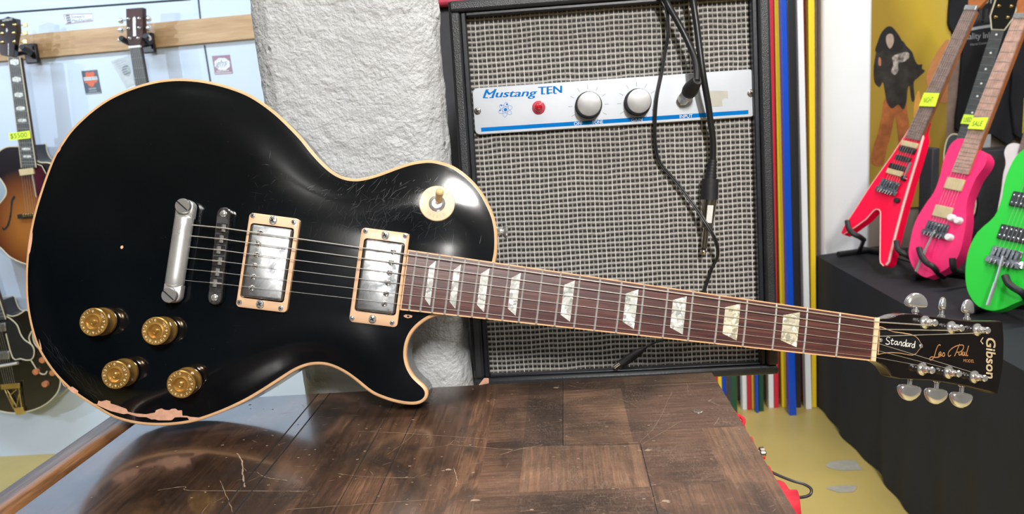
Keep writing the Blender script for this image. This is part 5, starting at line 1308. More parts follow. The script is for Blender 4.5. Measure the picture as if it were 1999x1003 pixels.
# --- black archtop below
FB = wallframe(2.775)
bo = [(-8, 588), (1, 588), (5, 600), (12, 613), (24, 617), (38, 613), (52, 605), (62, 616), (66, 634), (64, 654), (70, 674), (92, 692), (110, 712), (118, 738), (114, 762), (100, 780), (80, 794), (54, 803), (28, 806), (0, 802), (-34, 792), (-64, 768), (-76, 735), (-70, 706), (-50, 684), (-40, 664), (-46, 642), (-50, 618), (-40, 598), (-24, 590)]
p0 = FB.uv(20, 800)
barch = thing('archtop_guitar', FB.at(p0.x, p0.y, -.08), 'black archtop guitar with gold tailpiece hanging low on the left wall', 'guitar')
q = crom([Vector((*FB.uv(*p)[:2], 0)) for p in bo], 4); q = [(p.x, p.y) for p in q]
mb = MB(FB.M); mb.prism(q, -.080, 0, ch=.003); mb.build('body', M_BLKG, barch)
for z in (.0, -.078): mb = MB(FB.M); mb.tube([(*p, z) for p in q], .0022, n=6, closed=True); mb.build('binding', M_CREAM2, barch)
A_, B_, d, nr, fbd, pos = gtr_parts(FB, barch, ((-2, 625), (-70, 400)), .029, .0225, z1=.016, fmax=20)
mb = MB(FB.M); mb.tube([A_ - nr * .029, B_ - nr * .0225], .0016, n=6); mb.build('fretboard_binding', M_CREAM2, fbd)
pgq = [(2, 617), (12, 616), (24, 622), (36, 634), (42, 650), (50, 662), (64, 672), (69, 684), (66, 698), (56, 702), (42, 699), (27, 697), (14, 650), (10, 630)]
mb = MB(FB.M); mb.prism(P2(FB, pgq), .003, .006); pg_ = mb.build('pickguard', M_BLKPL, barch)
mb = MB(FB.M); mb.tube(crom([(*p, .0065) for p in P2(FB, pgq[:13])], 3, closed=False), .0022, n=6); mb.build('pickguard_binding', M_CREAM2, pg_)
mb = MB(FB.M); mb.tube(crom([(*p, .004) for p in P2(FB, [(61, 701), (68, 712), (74, 722), (82, 729), (90, 729), (93, 724)])], 4, closed=False), .0022, n=6); mb.build('wire_support', M_CREAM2, barch)
mb = MB(FB.M); mb.tube(crom([(*p, .004) for p in P2(FB, [(64, 645), (58, 658), (62, 672)])], 4, closed=False), .0022, n=6); mb.build('trim_line', M_CREAM2, barch)
for (x0, y0, x1, y1) in ((-14, 630, 15, 647), (-10, 685, 22, 701)):
    mb = MB(FB.M); mb.prism(P2(FB, [(x0, y0 + 1), (x1, y0 - 2), (x1 + 1, y1 - 2), (x0 + 1, y1)]), .002, .014); mb.build('pickup', M_COVER, barch, bevel=.003)
mb = MB(FB.M); mb.tube([(*FB.uv(-12, 715)[:2], .014), (*FB.uv(40, 706)[:2], .014)], .0065, n=12); mb.build('bridge', M_TAIL, barch)
mb = MB(FB.M); mb.prism(P2(FB, [(5, 748), (42, 745), (43, 755), (7, 758)]), .006, .014)
for ln in ([(12, 757), (30, 795)], [(40, 755), (46, 795)], [(18, 760), (36, 792), (42, 760)], [(36, 758), (22, 770), (30, 788)]): mb.tube([(*p, .010) for p in P2(FB, ln)], .0026, n=6)
mb.prism(P2(FB, [(30, 794), (49, 792), (52, 806), (36, 808)]), .002, .013); mb.build('tailpiece', M_GOLDM, barch, bevel=.001)
for x, y in ((69, 726), (87, 750), (82, 703), (102, 728)):
    c_ = FB.uv(x, y, .012); mb = MB(FB.M); mb.lathe([(.0130, 0), (.0125, .010), (.0118, .013), (0, .0135)], (c_.x, c_.y, .001), n=20); mb.build('control_knob', M_COPPER, barch)
strings(FB, barch, FB.uv(20, 748, .014), FB.uv(10, 712, .02), .022, .024, d, nr, .018)
strings(FB, barch, FB.uv(10, 712, .02), B_, .024, .018, d, nr, .021)
Tm = FB.M @ Matrix.Translation((B_.x, B_.y, 0)) @ Matrix.Rotation(atan2(d.y, d.x) - pi / 2, 4, 'Z')
mb = MB(Tm); mb.prism([(-.0225, 0), (.0225, 0), (.044, .05), (.040, .17), (.012, .185), (0, .178), (-.012, .185), (-.040, .17), (-.044, .05)], -.006, .012); hb_ = mb.build('headstock', M_HEAD, barch, bevel=.0015)
for sg in (-1, 1):
    for k in range(3): mb = MB(Tm); mb.lathe([(.0055, 0), (.0055, .002), (.003, .003), (.003, .010), (0, .011)], (sg * .024, .05 + k * .042, .012), n=12); mb.tube([(sg * .043, .05 + k * .042, 0), (sg * .054, .05 + k * .042, 0)], .003, n=8); mb.box((sg * .062, .05 + k * .042, 0), (.016, .015, .006)); mb.build('tuner', M_GOLDM, barch)
hanger(FB, -73, 390, .040, 'black wall hanger holding the low black archtop guitar', off=.0)
# --- acoustic guitar whose headstock shows
FC = wallframe(2.775)
p0 = FC.uv(330, 560)
ac_ = thing('acoustic_guitar', FC.at(p0.x, p0.y, -.09), 'acoustic guitar hung by its dark brown slab headstock on the pine plank', 'guitar')
bo = [(300, 330), (345, 325), (372, 345), (372, 375), (360, 395), (370, 420), (408, 450), (415, 500), (385, 545), (330, 562), (275, 550), (243, 510), (245, 460), (272, 425), (278, 400), (262, 380), (258, 350), (275, 332)]
q = crom([Vector((*FC.uv(*p)[:2], 0)) for p in bo], 4); q = [(p.x, p.y) for p in q]
mb = MB(FC.M); mb.prism(q, -.09, 0, ch=.002); mb.build('body', wood('spruce_soundboard', (.42, .25, .12), (.55, .36, .18), (.62, .44, .24), (60, 5, 60)), ac_)
c_ = FC.uv(322, 420); mb = MB(FC.M); mb.add([(*p, .0006) for p in ngon(c_.x, c_.y, .048, 32)], [tuple(range(32))]); mb.build('sound_hole', M_DARKHOLE, ac_, smooth=False, recalc=False)
c_ = FC.uv(335, 500); mb = MB(FC.M); mb.box((c_.x, c_.y, .004), (.15, .028, .008)); mb.build('bridge', M_MAHOG, ac_, bevel=.003)
A_, B_, d, nr, fbd, pos = gtr_parts(FC, ac_, ((306, 345), (263, 92)), .0275, .0215, z1=.010, fmax=20)
mb = MB(FC.M); mb.prism([(p.x, p.y) for p in (B_ - nr * .022 - d * .002, B_ - nr * .022 + d * .005, B_ + nr * .022 + d * .005, B_ + nr * .022 - d * .002)], .002, .013); mb.build('nut', M_NUM, ac_)
mb = MB(FC.M); mb.prism(P2(FC, [(252, 90), (247.5, 75), (245.5, 17), (278, 14.5), (279, 68), (273.5, 89)], .008), -.020, .008); hd = mb.build('headstock', M_MAHOG, ac_, bevel=.002)
mb = MB(FC.M); mb.prism(P2(FC, [(259.5, 36), (263, 32), (265.5, 36), (265, 50), (266, 70), (260.5, 71)], .008), .008, .0095); mb.build('headstock_inlay', M_PEARL, hd)
for x, y in ((251.5, 37), (272, 36), (251.5, 55.5), (272, 54.5), (254, 75), (270, 74.5)):
    c_ = FC.uv(x, y, .01); mb = MB(FC.M); mb.lathe([(.0045, 0), (.0045, .002), (.0028, .003), (.0028, .011), (0, .012)], (c_.x, c_.y, .008), n=12); tn = mb.build('tuner', M_CHROME, ac_)
    s = 1 if x > 262 else -1; e = FC.uv(279 if s > 0 else 246, y, -.012).x
    mb = MB(FC.M); mb.tube([(e, c_.y, -.012), (e + s * .012, c_.y, -.012)], .003, n=8); mb.lathe([(.006, -.009), (.010, -.006), (.011, 0), (.009, .006), (.004, .009)], (e + s * .022, c_.y, -.012), n=12, axis=(s, .15, .2)); mb.build('tuner_button', M_CHROME, tn)
strings(FC, ac_, FC.uv(335, 500, .012), B_, .026, .017, d, nr, .0145, r=.0005)
hanger(FC, 263, 80, .042, 'black wall hanger holding the brown headstock acoustic guitar')

# ================================================================ RIGHT SIDE: display table
XT = 1.011; ZT = .645
tabl = thing('display_table', Matrix.Translation((1.5, 2.1, 0)), 'long display table covered to the floor by a black cloth at the right', 'table')
mb = MB(); NY = 60; vs = []; fs = []
ring = [(XT, .95), (2.05, .95), (2.05, 3.040), (XT + .20, 3.040), (XT + .10, 3.035), (XT, 3.005)]
rg = resample([Vector((a, b, 0)) for a, b in ring], 240)
levels = [(ZT, 0), (ZT - .008, .003), (ZT - .08, .004), (ZT - .25, .010), (ZT - .45, .012), (.004, .016)]
m_ = 240; cx_, cy_ = 1.5, 2.1
for z, amp_ in levels:
    for i, q in enumerate(rg):
        dx, dy = (q.x - cx_), (q.y - cy_); L_ = sqrt(dx * dx + dy * dy); wv = amp_ * (.6 * sin(i * .37) + .4 * sin(i * .91 + 1)); vs.append((q.x + dx / L_ * wv, q.y + dy / L_ * wv, z))
for k in range(len(levels) - 1):
    for i in range(m_): j = (i + 1) % m_; fs.append((k * m_ + i, k * m_ + j, (k + 1) * m_ + j, (k + 1) * m_ + i))
fs.append(tuple(range(m_)))
mb.add(vs, fs); mb.build('table_cloth', M_CLOTH, tabl, angle=40)

# background cloths and shirts
YB2 = 3.592
BF = wallframe(YB2)
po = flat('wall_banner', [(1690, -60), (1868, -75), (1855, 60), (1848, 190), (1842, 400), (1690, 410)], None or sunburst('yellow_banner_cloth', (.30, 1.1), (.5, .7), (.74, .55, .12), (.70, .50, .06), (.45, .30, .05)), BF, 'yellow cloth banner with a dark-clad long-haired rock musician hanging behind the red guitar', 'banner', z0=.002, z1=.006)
def bsh(pts, mat, z, nm):
    q = crom([Vector((*BF.uv(*p)[:2], 0)) for p in pts], 3); tr = geometry.tessellate_polygon([q]); mb = MB(BF.M); mb.add([(p.x, p.y, z) for p in q], [tuple(x) for x in tr]); return mb.build(nm, mat, po, smooth=False, recalc=False)
bsh([(1728, 190), (1720, 225), (1712, 262), (1704, 285), (1700, 318), (1722, 322), (1730, 290), (1738, 262), (1746, 226), (1751, 262), (1754, 300), (1758, 322), (1776, 320), (1773, 290), (1774, 250), (1770, 220), (1764, 190)], pm('orange_brown_print', (.42, .13, .035), .7, var=.5, vs=14), .0075, 'printed_legs')
bsh([(1712, 96), (1706, 118), (1704, 140), (1706, 160), (1716, 170), (1722, 160), (1726, 178), (1730, 200), (1740, 212), (1752, 204), (1762, 214), (1768, 198), (1770, 176), (1774, 168), (1778, 196), (1784, 194), (1782, 162), (1790, 152), (1804, 139), (1798, 134), (1799, 126), (1790, 126), (1784, 116), (1780, 104), (1776, 98), (1768, 90), (1760, 80), (1748, 84), (1730, 84)], pm('black_brown_print', (.030, .026, .022), .7, var=.6, vs=22), .008, 'printed_costume')
bsh([(1728, 54), (1718, 66), (1712, 82), (1707, 98), (1714, 104), (1724, 98), (1742, 102), (1756, 100), (1762, 90), (1756, 74), (1748, 62), (1738, 52)], pm('black_hair_print', (.012, .012, .012), .7), .0085, 'printed_hair')
bsh([(1729, 70), (1728, 80), (1731, 90), (1735, 95), (1739, 92), (1743, 82), (1742, 70), (1736, 66)], pm('pale_face_print', (.50, .38, .30), .7), .009, 'printed_face')
bsh([(1740, 112), (1750, 106), (1770, 102), (1773, 112), (1764, 120), (1752, 124), (1752, 136), (1746, 146), (1738, 140), (1742, 126)], pm('silver_print', (.34, .30, .28), .7, var=.9, vs=60), .009, 'printed_instrument')
bsh([(1714, 112), (1718, 116), (1718, 128), (1713, 126)], pm('skin_print', (.50, .22, .12), .7), .009, 'printed_hand')
bsh([(1806, 152), (1818, 120), (1834, 92), (1851, 78), (1850, 130), (1849, 170), (1846, 200), (1830, 196), (1812, 176)], pm('tan_print', (.62, .26, .10), .7, var=.2, vs=10), .0078, 'printed_flame')
bsh([(1784, 196), (1792, 176), (1796, 200), (1800, 222), (1790, 250), (1782, 236)], pm('orange_print_cloth', (.75, .36, .06), .7, var=.2, vs=10), .0077, 'printed_flame')
t = flat('tan_curtain', [(1846, -60), (1890, -60), (1888, 400), (1838, 400)], pm('tan_curtain_cloth', (.34, .25, .21), .8), wallframe(3.598), 'dull tan cloth hanging behind the yellow banner edge', 'cloth', z0=0, z1=.004)
TF = wallframe(3.583)
def shirt(pts, label, z=.0, th=.02):
    q = crom([Vector((*TF.uv(*p)[:2], 0)) for p in pts], 2); c_ = q[0]; t = thing('tshirt', TF.at(q[len(q) // 2].x, min(p.y for p in q), z), label, 'shirt', group='black band shirts hanging behind the guitars')
    mb = MB(TF.M); mb.prism([(p.x, p.y) for p in q], z, z + th); mb.build('cloth', M_TEE, t, bevel=.005); return t
t1 = shirt([(1856, -70), (1852, -10), (1848, 45), (1858, 64), (1872, 70), (1878, 60), (1874, 120), (1868, 190), (1862, 252), (1890, 258), (1930, 262), (1990, 262), (1990, -70)], 'black tshirt with grey block lettering hanging left of the other shirt')
t2 = shirt([(1972, 60), (1968, 120), (1970, 262), (2060, 266), (2060, -70), (1985, -70), (1976, 0)], 'black tshirt with yellow outlined letter at the right edge', z=.024)
mb = MB(TF.M); M_TXT = pm('pale_grey_shirt_print', (.40, .43, .46), .7)
def s3(x, y): return (1830 + x / 9.118, y / 9.118)
z_ = .0215
for dx in (-.4, 0, .4):
    txt(mb, TF, 'OUARS', s3(525 + dx * 8, 440), s3(1180 + dx * 8, 370), s3(545 + dx * 8, 190), z_)
txt(mb, TF, 'uality Ink G', s3(455, 712), s3(1040, 672), s3(455, 600), z_); txt(mb, TF, 'Hand Customs', s3(540, 820), s3(905, 775), s3(540, 780), z_)
txt(mb, TF, 'UPPI', s3(740, 90), s3(1130, 45), s3(740, -60), z_)
P_ = [TF.uv(*s3(*p)) for p in ((550, 530), (700, 500), (860, 475), (1030, 455))]; mb.strip([(*p.xy, z_) for p in P_], .012)
mb.build('lettering', M_TXT, t1, smooth=False, recalc=False)
mb = MB(TF.M); M_YP = pm('yellow_shirt_print', (.62, .55, .03), .7); z_ = .0455
q = [TF.uv(*p) for p in ((1985, 259), (1988, 192), (2040, 190))]; mb.strip([(*p.xy, z_) for p in q], .006); q = [TF.uv(*p) for p in ((1990, 259), (1993, 199), (2040, 197))]; mb.strip([(*p.xy, z_) for p in q], .004)
q = [TF.uv(*p) for p in ((1985, 259), (1990, 259))]; mb.strip([(*p.xy, z_) for p in q], .006)
txt(mb, TF, 'R', (1995, 258), (2022, 258), (1996, 206), z_)
mb.build('lettering', M_YP, t2, smooth=False, recalc=False)
a, b = at_y(1895, 340, 3.30), at_y(1975, 280, 3.30)
mb = MB(); mb.box2((a.x, 3.30, 0), (b.x + .1, 3.44, at_y(1940, 292, 3.30).z)); mb.build('speaker_box', M_CASE, bevel=.006, label='dark grey box standing behind the display table and the pink guitar', cat='box')
a, b = at_y(1914, 330, 3.48), at_y(1932, 262, 3.48)
mb = MB(); mb.box2((a.x, 3.47, 0), (b.x, 3.49, b.z)); mb.build('grey_board', pm('light_grey_board', (.42, .43, .44), .6), label='small light grey board peeking out above the dark grey box', cat='board')
a, b = at_y(1812, 400, 2.95), at_y(1830, 288, 2.95)
mb = MB(); mb.box2((a.x, 2.93, ZT + .001), (b.x, 3.03, b.z)); mb.build('upright_case', M_CASE, bevel=.004, label='narrow grey black upright case between the red and pink guitars', cat='case')

# --- guitars on stands: a leaning plane for each
def lean_frame(px, py, z, az, lean):
    """origin where the pixel ray meets height z; facing azimuth az (0 = towards -Y, positive turns to -X)"""
    o = at_z(px, py, z); h_ = Vector((-sin(az), -cos(az), 0)); nz_ = h_ * cos(lean) + Vector((0, 0, sin(lean))); up = -h_ * sin(lean) + Vector((0, 0, cos(lean)))
    xx = up.cross(nz_); return Frame(mat_from(o, xx, up, nz_))
def rguitar(name, F_, outline, mat, thick, label, k=3, bevel=.004, sm=True):
    p0 = F_.uv(*max(outline, key=lambda p: p[1]))
    t = thing(name, F_.at(p0.x, p0.y, -thick), label, 'guitar', group='electric guitars standing on the black display table')
    q = [Vector((*F_.uv(*p)[:2], 0)) for p in outline]
    if k: q = crom(q, k)
    mb = MB(F_.M); mb.prism([(p.x, p.y) for p in q], -thick, 0); mb.build('body', mat, t, bevel=bevel, angle=50); return t
def hum(F_, T, px, py, w, h_, ang, mat, nm='pickup', z1=.009):
    c_ = F_.uv(px, py, z1); Tm = F_.M @ Matrix.Translation((c_.x, c_.y, 0)) @ Matrix.Rotation(ang, 4, 'Z'); mb = MB(Tm); mb.box((0, 0, z1 / 2 + .0005), (w, h_, z1)); return mb.build(nm, mat, T, bevel=.002)
def neckline(F_, T, a, b, w0, w1, boardm, neckm, z1=.012, fmax=22, depth=.022):
    return gtr_parts(F_, T, (a, b), w0, w1, z1=z1, boardm=boardm, neckm=neckm, fmax=fmax, depth=depth)
def trem(F_, T, px, py, ang, arm):
    c_ = F_.uv(px, py, .01); Tm = F_.M @ Matrix.Translation((c_.x, c_.y, 0)) @ Matrix.Rotation(ang, 4, 'Z')
    mb = MB(Tm); mb.box((0, 0, .006), (.075, .034, .006)); mb.box((0, -.022, .010), (.085, .016, .006))
    for k in range(6): mb.box((-.027 + .0108 * k, .004, .012), (.008, .026, .008)); mb.tube([(-.027 + .0108 * k, -.020, .014), (-.027 + .0108 * k, -.034, .020)], .003, n=8)
    tr_ = mb.build('tremolo', M_BRIDGE, T, bevel=.001)
    if arm:
        q = [F_.uv(*p, .022 + .006 * i) for i, p in enumerate(arm)]; mb = MB(F_.M); mb.tube([q[0] - Vector((0, 0, .014))] + q, .0032, n=10)
        if len(arm) > 2: mb.tube([q[-2], q[-1]], .0050, n=10)
        mb.build('tremolo_arm', M_CHROME, tr_)
def stand(F_, label, arms, foot):
    """arms: list of pixel polylines with heights above the guitar face; foot: pixel on the cloth"""
    f0 = at_z(*foot, ZT + .012); t = thing('guitar_stand', Matrix.Translation((f0.x, f0.y, ZT)), label, 'stand', group='black folding guitar stands')
    for ar in arms:
        mb = MB(F_.M); mb.tube(crom([F_.uv(x, y, z) for x, y, z in ar], 4, closed=False), .0095, n=10); mb.build('padded_arm', M_RUB, t)
    o = F_.M.translation; hx = Vector((F_.M.col[2][0], F_.M.col[2][1], 0)).normalized(); sd = Vector((-hx.y, hx.x, 0))
    bk = f0 - hx * .10
    for s in (-1, 1):
        mb = MB(); a = f0 + hx * .03 + sd * s * .10; a.z = ZT + .012; b = bk - hx * .06 + sd * s * .05; b.z = ZT + .012
        mb.tube([a, b], .011, n=10); mb.build('foot', M_RUB, t)
        m2 = MB(); top = F_.M @ (F_.uv(*arms[0][-1][:2], arms[0][-1][2])) if s < 0 else F_.M @ (F_.uv(*arms[-1][-1][:2], arms[-1][-1][2]))
        m2.tube([top, (a + b) / 2], .008, n=8); m2.build('leg', M_BLKPL, t)
    mb = MB(); a = bk + sd * .10; b = bk - sd * .10; a.z = b.z = ZT + .013; mb.tube([a, b], .012, n=10); mb.build('cross_bar', M_BLKPL, t)
    return t

LN = radians(20)
# red V
FV = lean_frame(1728, 523, ZT + .03, radians(58), LN)
vo = [(1806, 234), (1803, 240), (1799.5, 255), (1802, 270), (1791.5, 308), (1779.5, 347), (1764, 400), (1750, 453), (1736, 511), (1731, 518), (1725, 519.5), (1719, 514), (1717.6, 506), (1718, 450), (1718.5, 414), (1716, 408.5), (1711, 407), (1706, 410), (1691, 427), (1668, 444), (1650, 456.5), (1645, 458), (1642, 454.5), (1646, 444), (1672, 405), (1700, 361), (1740, 305), (1768, 262), (1779, 246), (1790, 240)]
vt = rguitar('v_shaped_guitar', FV, vo, M_RED, .042, 'neon red V-shaped electric guitar with pale edge lines, nearest the white pillar', k=0, bevel=.0015)
mb = MB(FV.M); mb.tube([(*FV.uv(*p)[:2], -.0002) for p in ((1804, 238), (1800, 254), (1801.5, 269), (1791, 308), (1779, 347), (1763.5, 400), (1749.5, 453), (1735, 511), (1730, 517))], .0045, n=6); mb.build('bevel_line', M_WEDGE, vt)
mb = MB(FV.M); mb.tube([(*FV.uv(*p)[:2], -.0002) for p in ((1725, 519), (1719, 513), (1718, 506), (1718.5, 450), (1719, 414), (1716, 409), (1711, 408), (1706, 410.5), (1691, 427.5), (1668, 444.5), (1647, 457.5))], .0022, n=6); mb.tube([(*FV.uv(*p)[:2], -.0002) for p in ((1646, 444), (1672, 405), (1700, 361), (1740, 305), (1778, 247))], .0016, n=6); mb.build('edge_line', M_WEDGE, vt)
A_, B_, d, nr, fbd, pos = neckline(FV, vt, (1780.5, 271), (1893.5, 20), .028, .0215, M_DKBOARD, M_NECKW, fmax=24)
na = atan2(d.y, d.x) - pi / 2
for (x, y), m1, m2 in (((1772.5, 287), M_PUCREAM, M_BLKPL), ((1748, 331), M_BLKPL, M_PUCREAM)):
    p = FV.uv(x, y, .009); for_ = d * .010
    for s, m_m in ((1, m1), (-1, m2)):
        Tm = FV.M @ Matrix.Translation((p.x + for_.x * s, p.y + for_.y * s, 0)) @ Matrix.Rotation(na, 4, 'Z'); mb = MB(Tm); mb.box((0, 0, .006), (.062, .0185, .011)); mb.build('pickup_coil', m_m, vt, bevel=.002)
hum(FV, vt, 1761.5, 309, .060, .018, na, M_BLKPL)
trem(FV, vt, 1735, 361, na, [(1765, 347), (1770, 335), (1778, 317)])
mb = MB(FV.M)
for x, y in ((1751, 391), (1764, 348)): c_ = FV.uv(x, y, .006); mb = MB(FV.M); mb.lathe([(.010, 0), (.009, .012), (0, .013)], (c_.x, c_.y, 0), n=16); mb.build('control_knob', M_BLKPL, vt)
strings(FV, vt, FV.uv(1738, 357, .02), B_, .025, .018, d, nr, .0155)
c_ = B_; Tm = FV.M @ Matrix.Translation((c_.x, c_.y, 0)) @ Matrix.Rotation(na, 4, 'Z'); mb = MB(Tm); mb.box((0, .008, .012), (.042, .016, .012)); mb.build('locking_nut', M_CHROME, vt, bevel=.002)
mb = MB(Tm); mb.prism([(-.020, .012), (.020, .012), (.034, .05), (.030, .19), (-.006, .21), (-.040, .15), (-.036, .05)], -.014, .002); hdv = mb.build('headstock', M_NECKW, vt, bevel=.002)
for k in range(6): mb = MB(Tm); mb.lathe([(.005, 0), (.003, .004), (.003, .012), (0, .012)], (-.022 + .004 * k, .06 + k * .022, .002), n=10); mb.build('tuner', M_CHROME, hdv)
price_tag(FV, [(1794, 207), (1826, 208), (1834, 182), (1804, 181)], .022, 'NIGHT', (1802, 201), (1820, 200), (1805, 190), 'yellow handwritten price tag on the neck of the red V-shaped guitar')
stand(FV, 'black guitar stand holding the red V-shaped guitar', [[(1654, 431, .03), (1657, 446, .032), (1666, 456, .028), (1678, 462, .005), (1686, 468, -.06)], [(1750, 470, .03), (1753, 487, .032), (1765, 495, .028), (1778, 503, .0), (1788, 512, -.05)]], (1690, 500))
# pink
FP = lean_frame(1806, 538, ZT + .035, radians(60), LN)
po_ = [(1887, 274), (1876, 270), (1865, 273), (1853, 286), (1841, 316), (1835, 343), (1823, 375), (1806, 399), (1786, 434), (1776, 475), (1774, 500), (1785, 526), (1804, 540.5), (1819, 538), (1849, 524), (1871, 499), (1881, 463), (1885.5, 428), (1886, 402), (1892, 378), (1905, 348), (1920, 327), (1926, 312), (1923, 301), (1914, 293), (1905, 300), (1900, 314), (1893, 320), (1886, 316), (1886, 295)]
pk = rguitar('electric_guitar', FP, po_, M_PINK, .044, 'neon pink electric guitar with white knobs standing between the red and green guitars')
A_, B_, d, nr, fbd, pos = neckline(FP, pk, (1873, 337.5), (1991, 36), .028, .0215, M_MAPLE, M_NECKW, fmax=24, depth=.026)
na = atan2(d.y, d.x) - pi / 2
hum(FP, pk, 1862, 359, .060, .038, na, M_PUCREAM); hum(FP, pk, 1839, 413, .060, .038, na, M_PUCREAM)
trem(FP, pk, 1828, 444, na, [(1825, 449), (1806, 488), (1788, 530)])
for x, y in ((1855.6, 424.3), (1868.8, 430), (1850.9, 462.5)):
    c_ = FP.uv(x, y, .012); mb = MB(FP.M); mb.lathe([(.0120, 0), (.0110, .014), (.009, .017), (0, .0175)], (c_.x, c_.y, 0), n=20); mb.build('control_knob', M_WKNOB, pk)
strings(FP, pk, FP.uv(1829, 440, .02), B_, .025, .018, d, nr, .0155)
Tm = FP.M @ Matrix.Translation((B_.x, B_.y, 0)) @ Matrix.Rotation(na, 4, 'Z'); mb = MB(Tm); mb.box((0, .008, .012), (.042, .016, .012)); mb.build('locking_nut', M_CHROME, pk, bevel=.002)
mb = MB(Tm); mb.prism([(-.020, .012), (.020, .012), (.034, .05), (.030, .19), (-.006, .21), (-.040, .15), (-.036, .05)], -.014, .002); mb.build('headstock', M_NECKW, pk, bevel=.002)
price_tag(FP, [(1889, 251), (1921, 253), (1930, 229), (1899, 230)], .024, 'SALE', (1897, 246), (1916, 246), (1901, 236), 'yellow sale tag on the pale neck of the pink guitar')
stand(FP, 'black guitar stand holding the pink guitar', [[(1794, 484, .03), (1798, 498, .034), (1808, 512, .032), (1822, 521, .026), (1834, 535, -.02), (1842, 540, -.06)], [(1859, 504, .034), (1860, 518, .030), (1864, 528, .012), (1878, 532, -.03), (1890, 540, -.06)]], (1850, 548))
# green
FGn = lean_frame(1934, 604, ZT + .035, radians(50), LN)
go_ = [(2004, 287), (1996, 293), (1981, 308), (1967, 336), (1959, 364), (1955, 388), (1941, 422), (1908, 453), (1891, 487), (1884.5, 523), (1886, 557), (1895, 581), (1910, 598), (1933, 606), (1955, 603.5), (1979, 593), (2006, 580), (2040, 548), (2052, 505), (2044, 465), (2040, 430), (2052, 395), (2072, 360), (2075, 330), (2060, 312), (2046, 320), (2038, 340), (2024, 340), (2018, 315), (2018, 295)]
gg = rguitar('electric_guitar', FGn, go_, M_GREEN, .044, 'neon green electric guitar with black pickups cut off by the right edge of the frame')
A_, B_, d, nr, fbd, pos = neckline(FGn, gg, (2020, 372), (2125, 90), .028, .0215, M_DKBOARD, M_NECKW, fmax=24)
na = atan2(d.y, d.x) - pi / 2
hum(FGn, gg, 1977, 456, .070, .040, na, M_BLKPL); hum(FGn, gg, 2001, 391, .070, .040, na, M_BLKPL)
mb = MB(FGn.M)
for bx, by in ((1977, 456), (2001, 391)):
    for k in range(6):
        for s_ in (-1, 1): c_ = FGn.uv(bx, by, .01) + nr * (.0115 * (k - 2.5)) + d * s_ * .010; mb = MB(FGn.M); mb.lathe([(.0026, 0), (.002, .001), (0, .0012)], (c_.x, c_.y, .0095), n=8); mb.build('pole_screw', M_CHROME, gg)
trem(FGn, gg, 1963, 497, na, [(1958, 500), (1943, 552), (1928, 596)])
c_ = FGn.uv(1997, 518, .01); mb = MB(FGn.M); mb.lathe([(.010, 0), (.009, .014), (0, .015)], (c_.x, c_.y, 0), n=16); mb.build('control_knob', M_CHROME, gg)
strings(FGn, gg, FGn.uv(1966, 490, .02), B_, .025, .018, d, nr, .0155)
stand(FGn, 'black guitar stand holding the green guitar', [[(1962, 538, .03), (1968, 552, .034), (1980, 562, .032), (1996, 572, .026), (2010, 590, -.03), (2018, 596, -.05)], [(2040, 560, .034), (2046, 580, .02), (2050, 600, -.05)]], (1985, 612))
# ebony-necked archtop behind the pink guitar
FE = lean_frame(1850, 455, ZT + .02, radians(40), radians(14))
eo = [(1866, 262), (1880, 268), (1892, 280), (1898, 300), (1890, 330), (1898, 360), (1905, 400), (1890, 440), (1860, 452), (1830, 440), (1822, 400), (1832, 360), (1842, 330), (1843, 300), (1848, 275), (1856, 264)]
et = rguitar('archtop_guitar', FE, eo, M_BLKG, .05, 'dark guitar with gold binding and dotted ebony neck behind the pink guitar')
q = crom([Vector((*FE.uv(*p)[:2], 0)) for p in eo], 3); mb = MB(FE.M); mb.tube([(p.x, p.y, .0005) for p in q], .003, n=6, closed=True); mb.build('binding', M_CREAM2, et)
A_, B_, d, nr, fbd, pos = neckline(FE, et, (1878, 285), (1948, 58), .029, .023, M_EBONY, M_BLKPL, fmax=20)
for k in (1, 3, 5, 7, 9, 12):
    c_ = A_ + d * ((pos(k) + pos(k - 1)) / 2); mb = MB(FE.M); mb.add([(*p, .0128) for p in ngon(c_.x, c_.y, .004, 10)], [tuple(range(10))]); mb.build('inlay', M_NUM, fbd, smooth=False, recalc=False)
na = atan2(d.y, d.x) - pi / 2; Tm = FE.M @ Matrix.Translation((B_.x, B_.y, 0)) @ Matrix.Rotation(na, 4, 'Z')
hq = [(-.023, .0), (.023, .0), (.043, .055), (.040, .19), (0, .2), (-.040, .19), (-.043, .055)]
mb = MB(Tm); mb.prism(hq, -.006, .010); hde = mb.build('headstock', M_BLKG, et); mb = MB(Tm); mb.tube([(*p, .010) for p in hq], .0028, n=6, closed=True); mb.build('headstock_binding', M_CREAM2, hde)
for s in (-1, 1):
    for k in range(3): mb = MB(Tm); mb.lathe([(.007, 0), (.006, .004), (.003, .006), (.003, .014), (0, .015)], (s * .022, .05 + k * .045, .010), n=12); mb.build('tuner', M_GOLDM, hde)
price_tag(FE, [(1875, 241), (1898, 243), (1905, 225), (1882, 223)], .020, 'USED', (1881, 238), (1896, 238), (1883, 229), 'small yellow tag on the dotted ebony neck, half behind the sale tag')
stand(FE, 'black guitar stand holding the dark gold-bound guitar', [[(1832, 430, .03), (1834, 445, .02), (1842, 458, -.05)], [(1886, 430, .03), (1884, 445, .02), (1876, 458, -.05)]], (1856, 462))
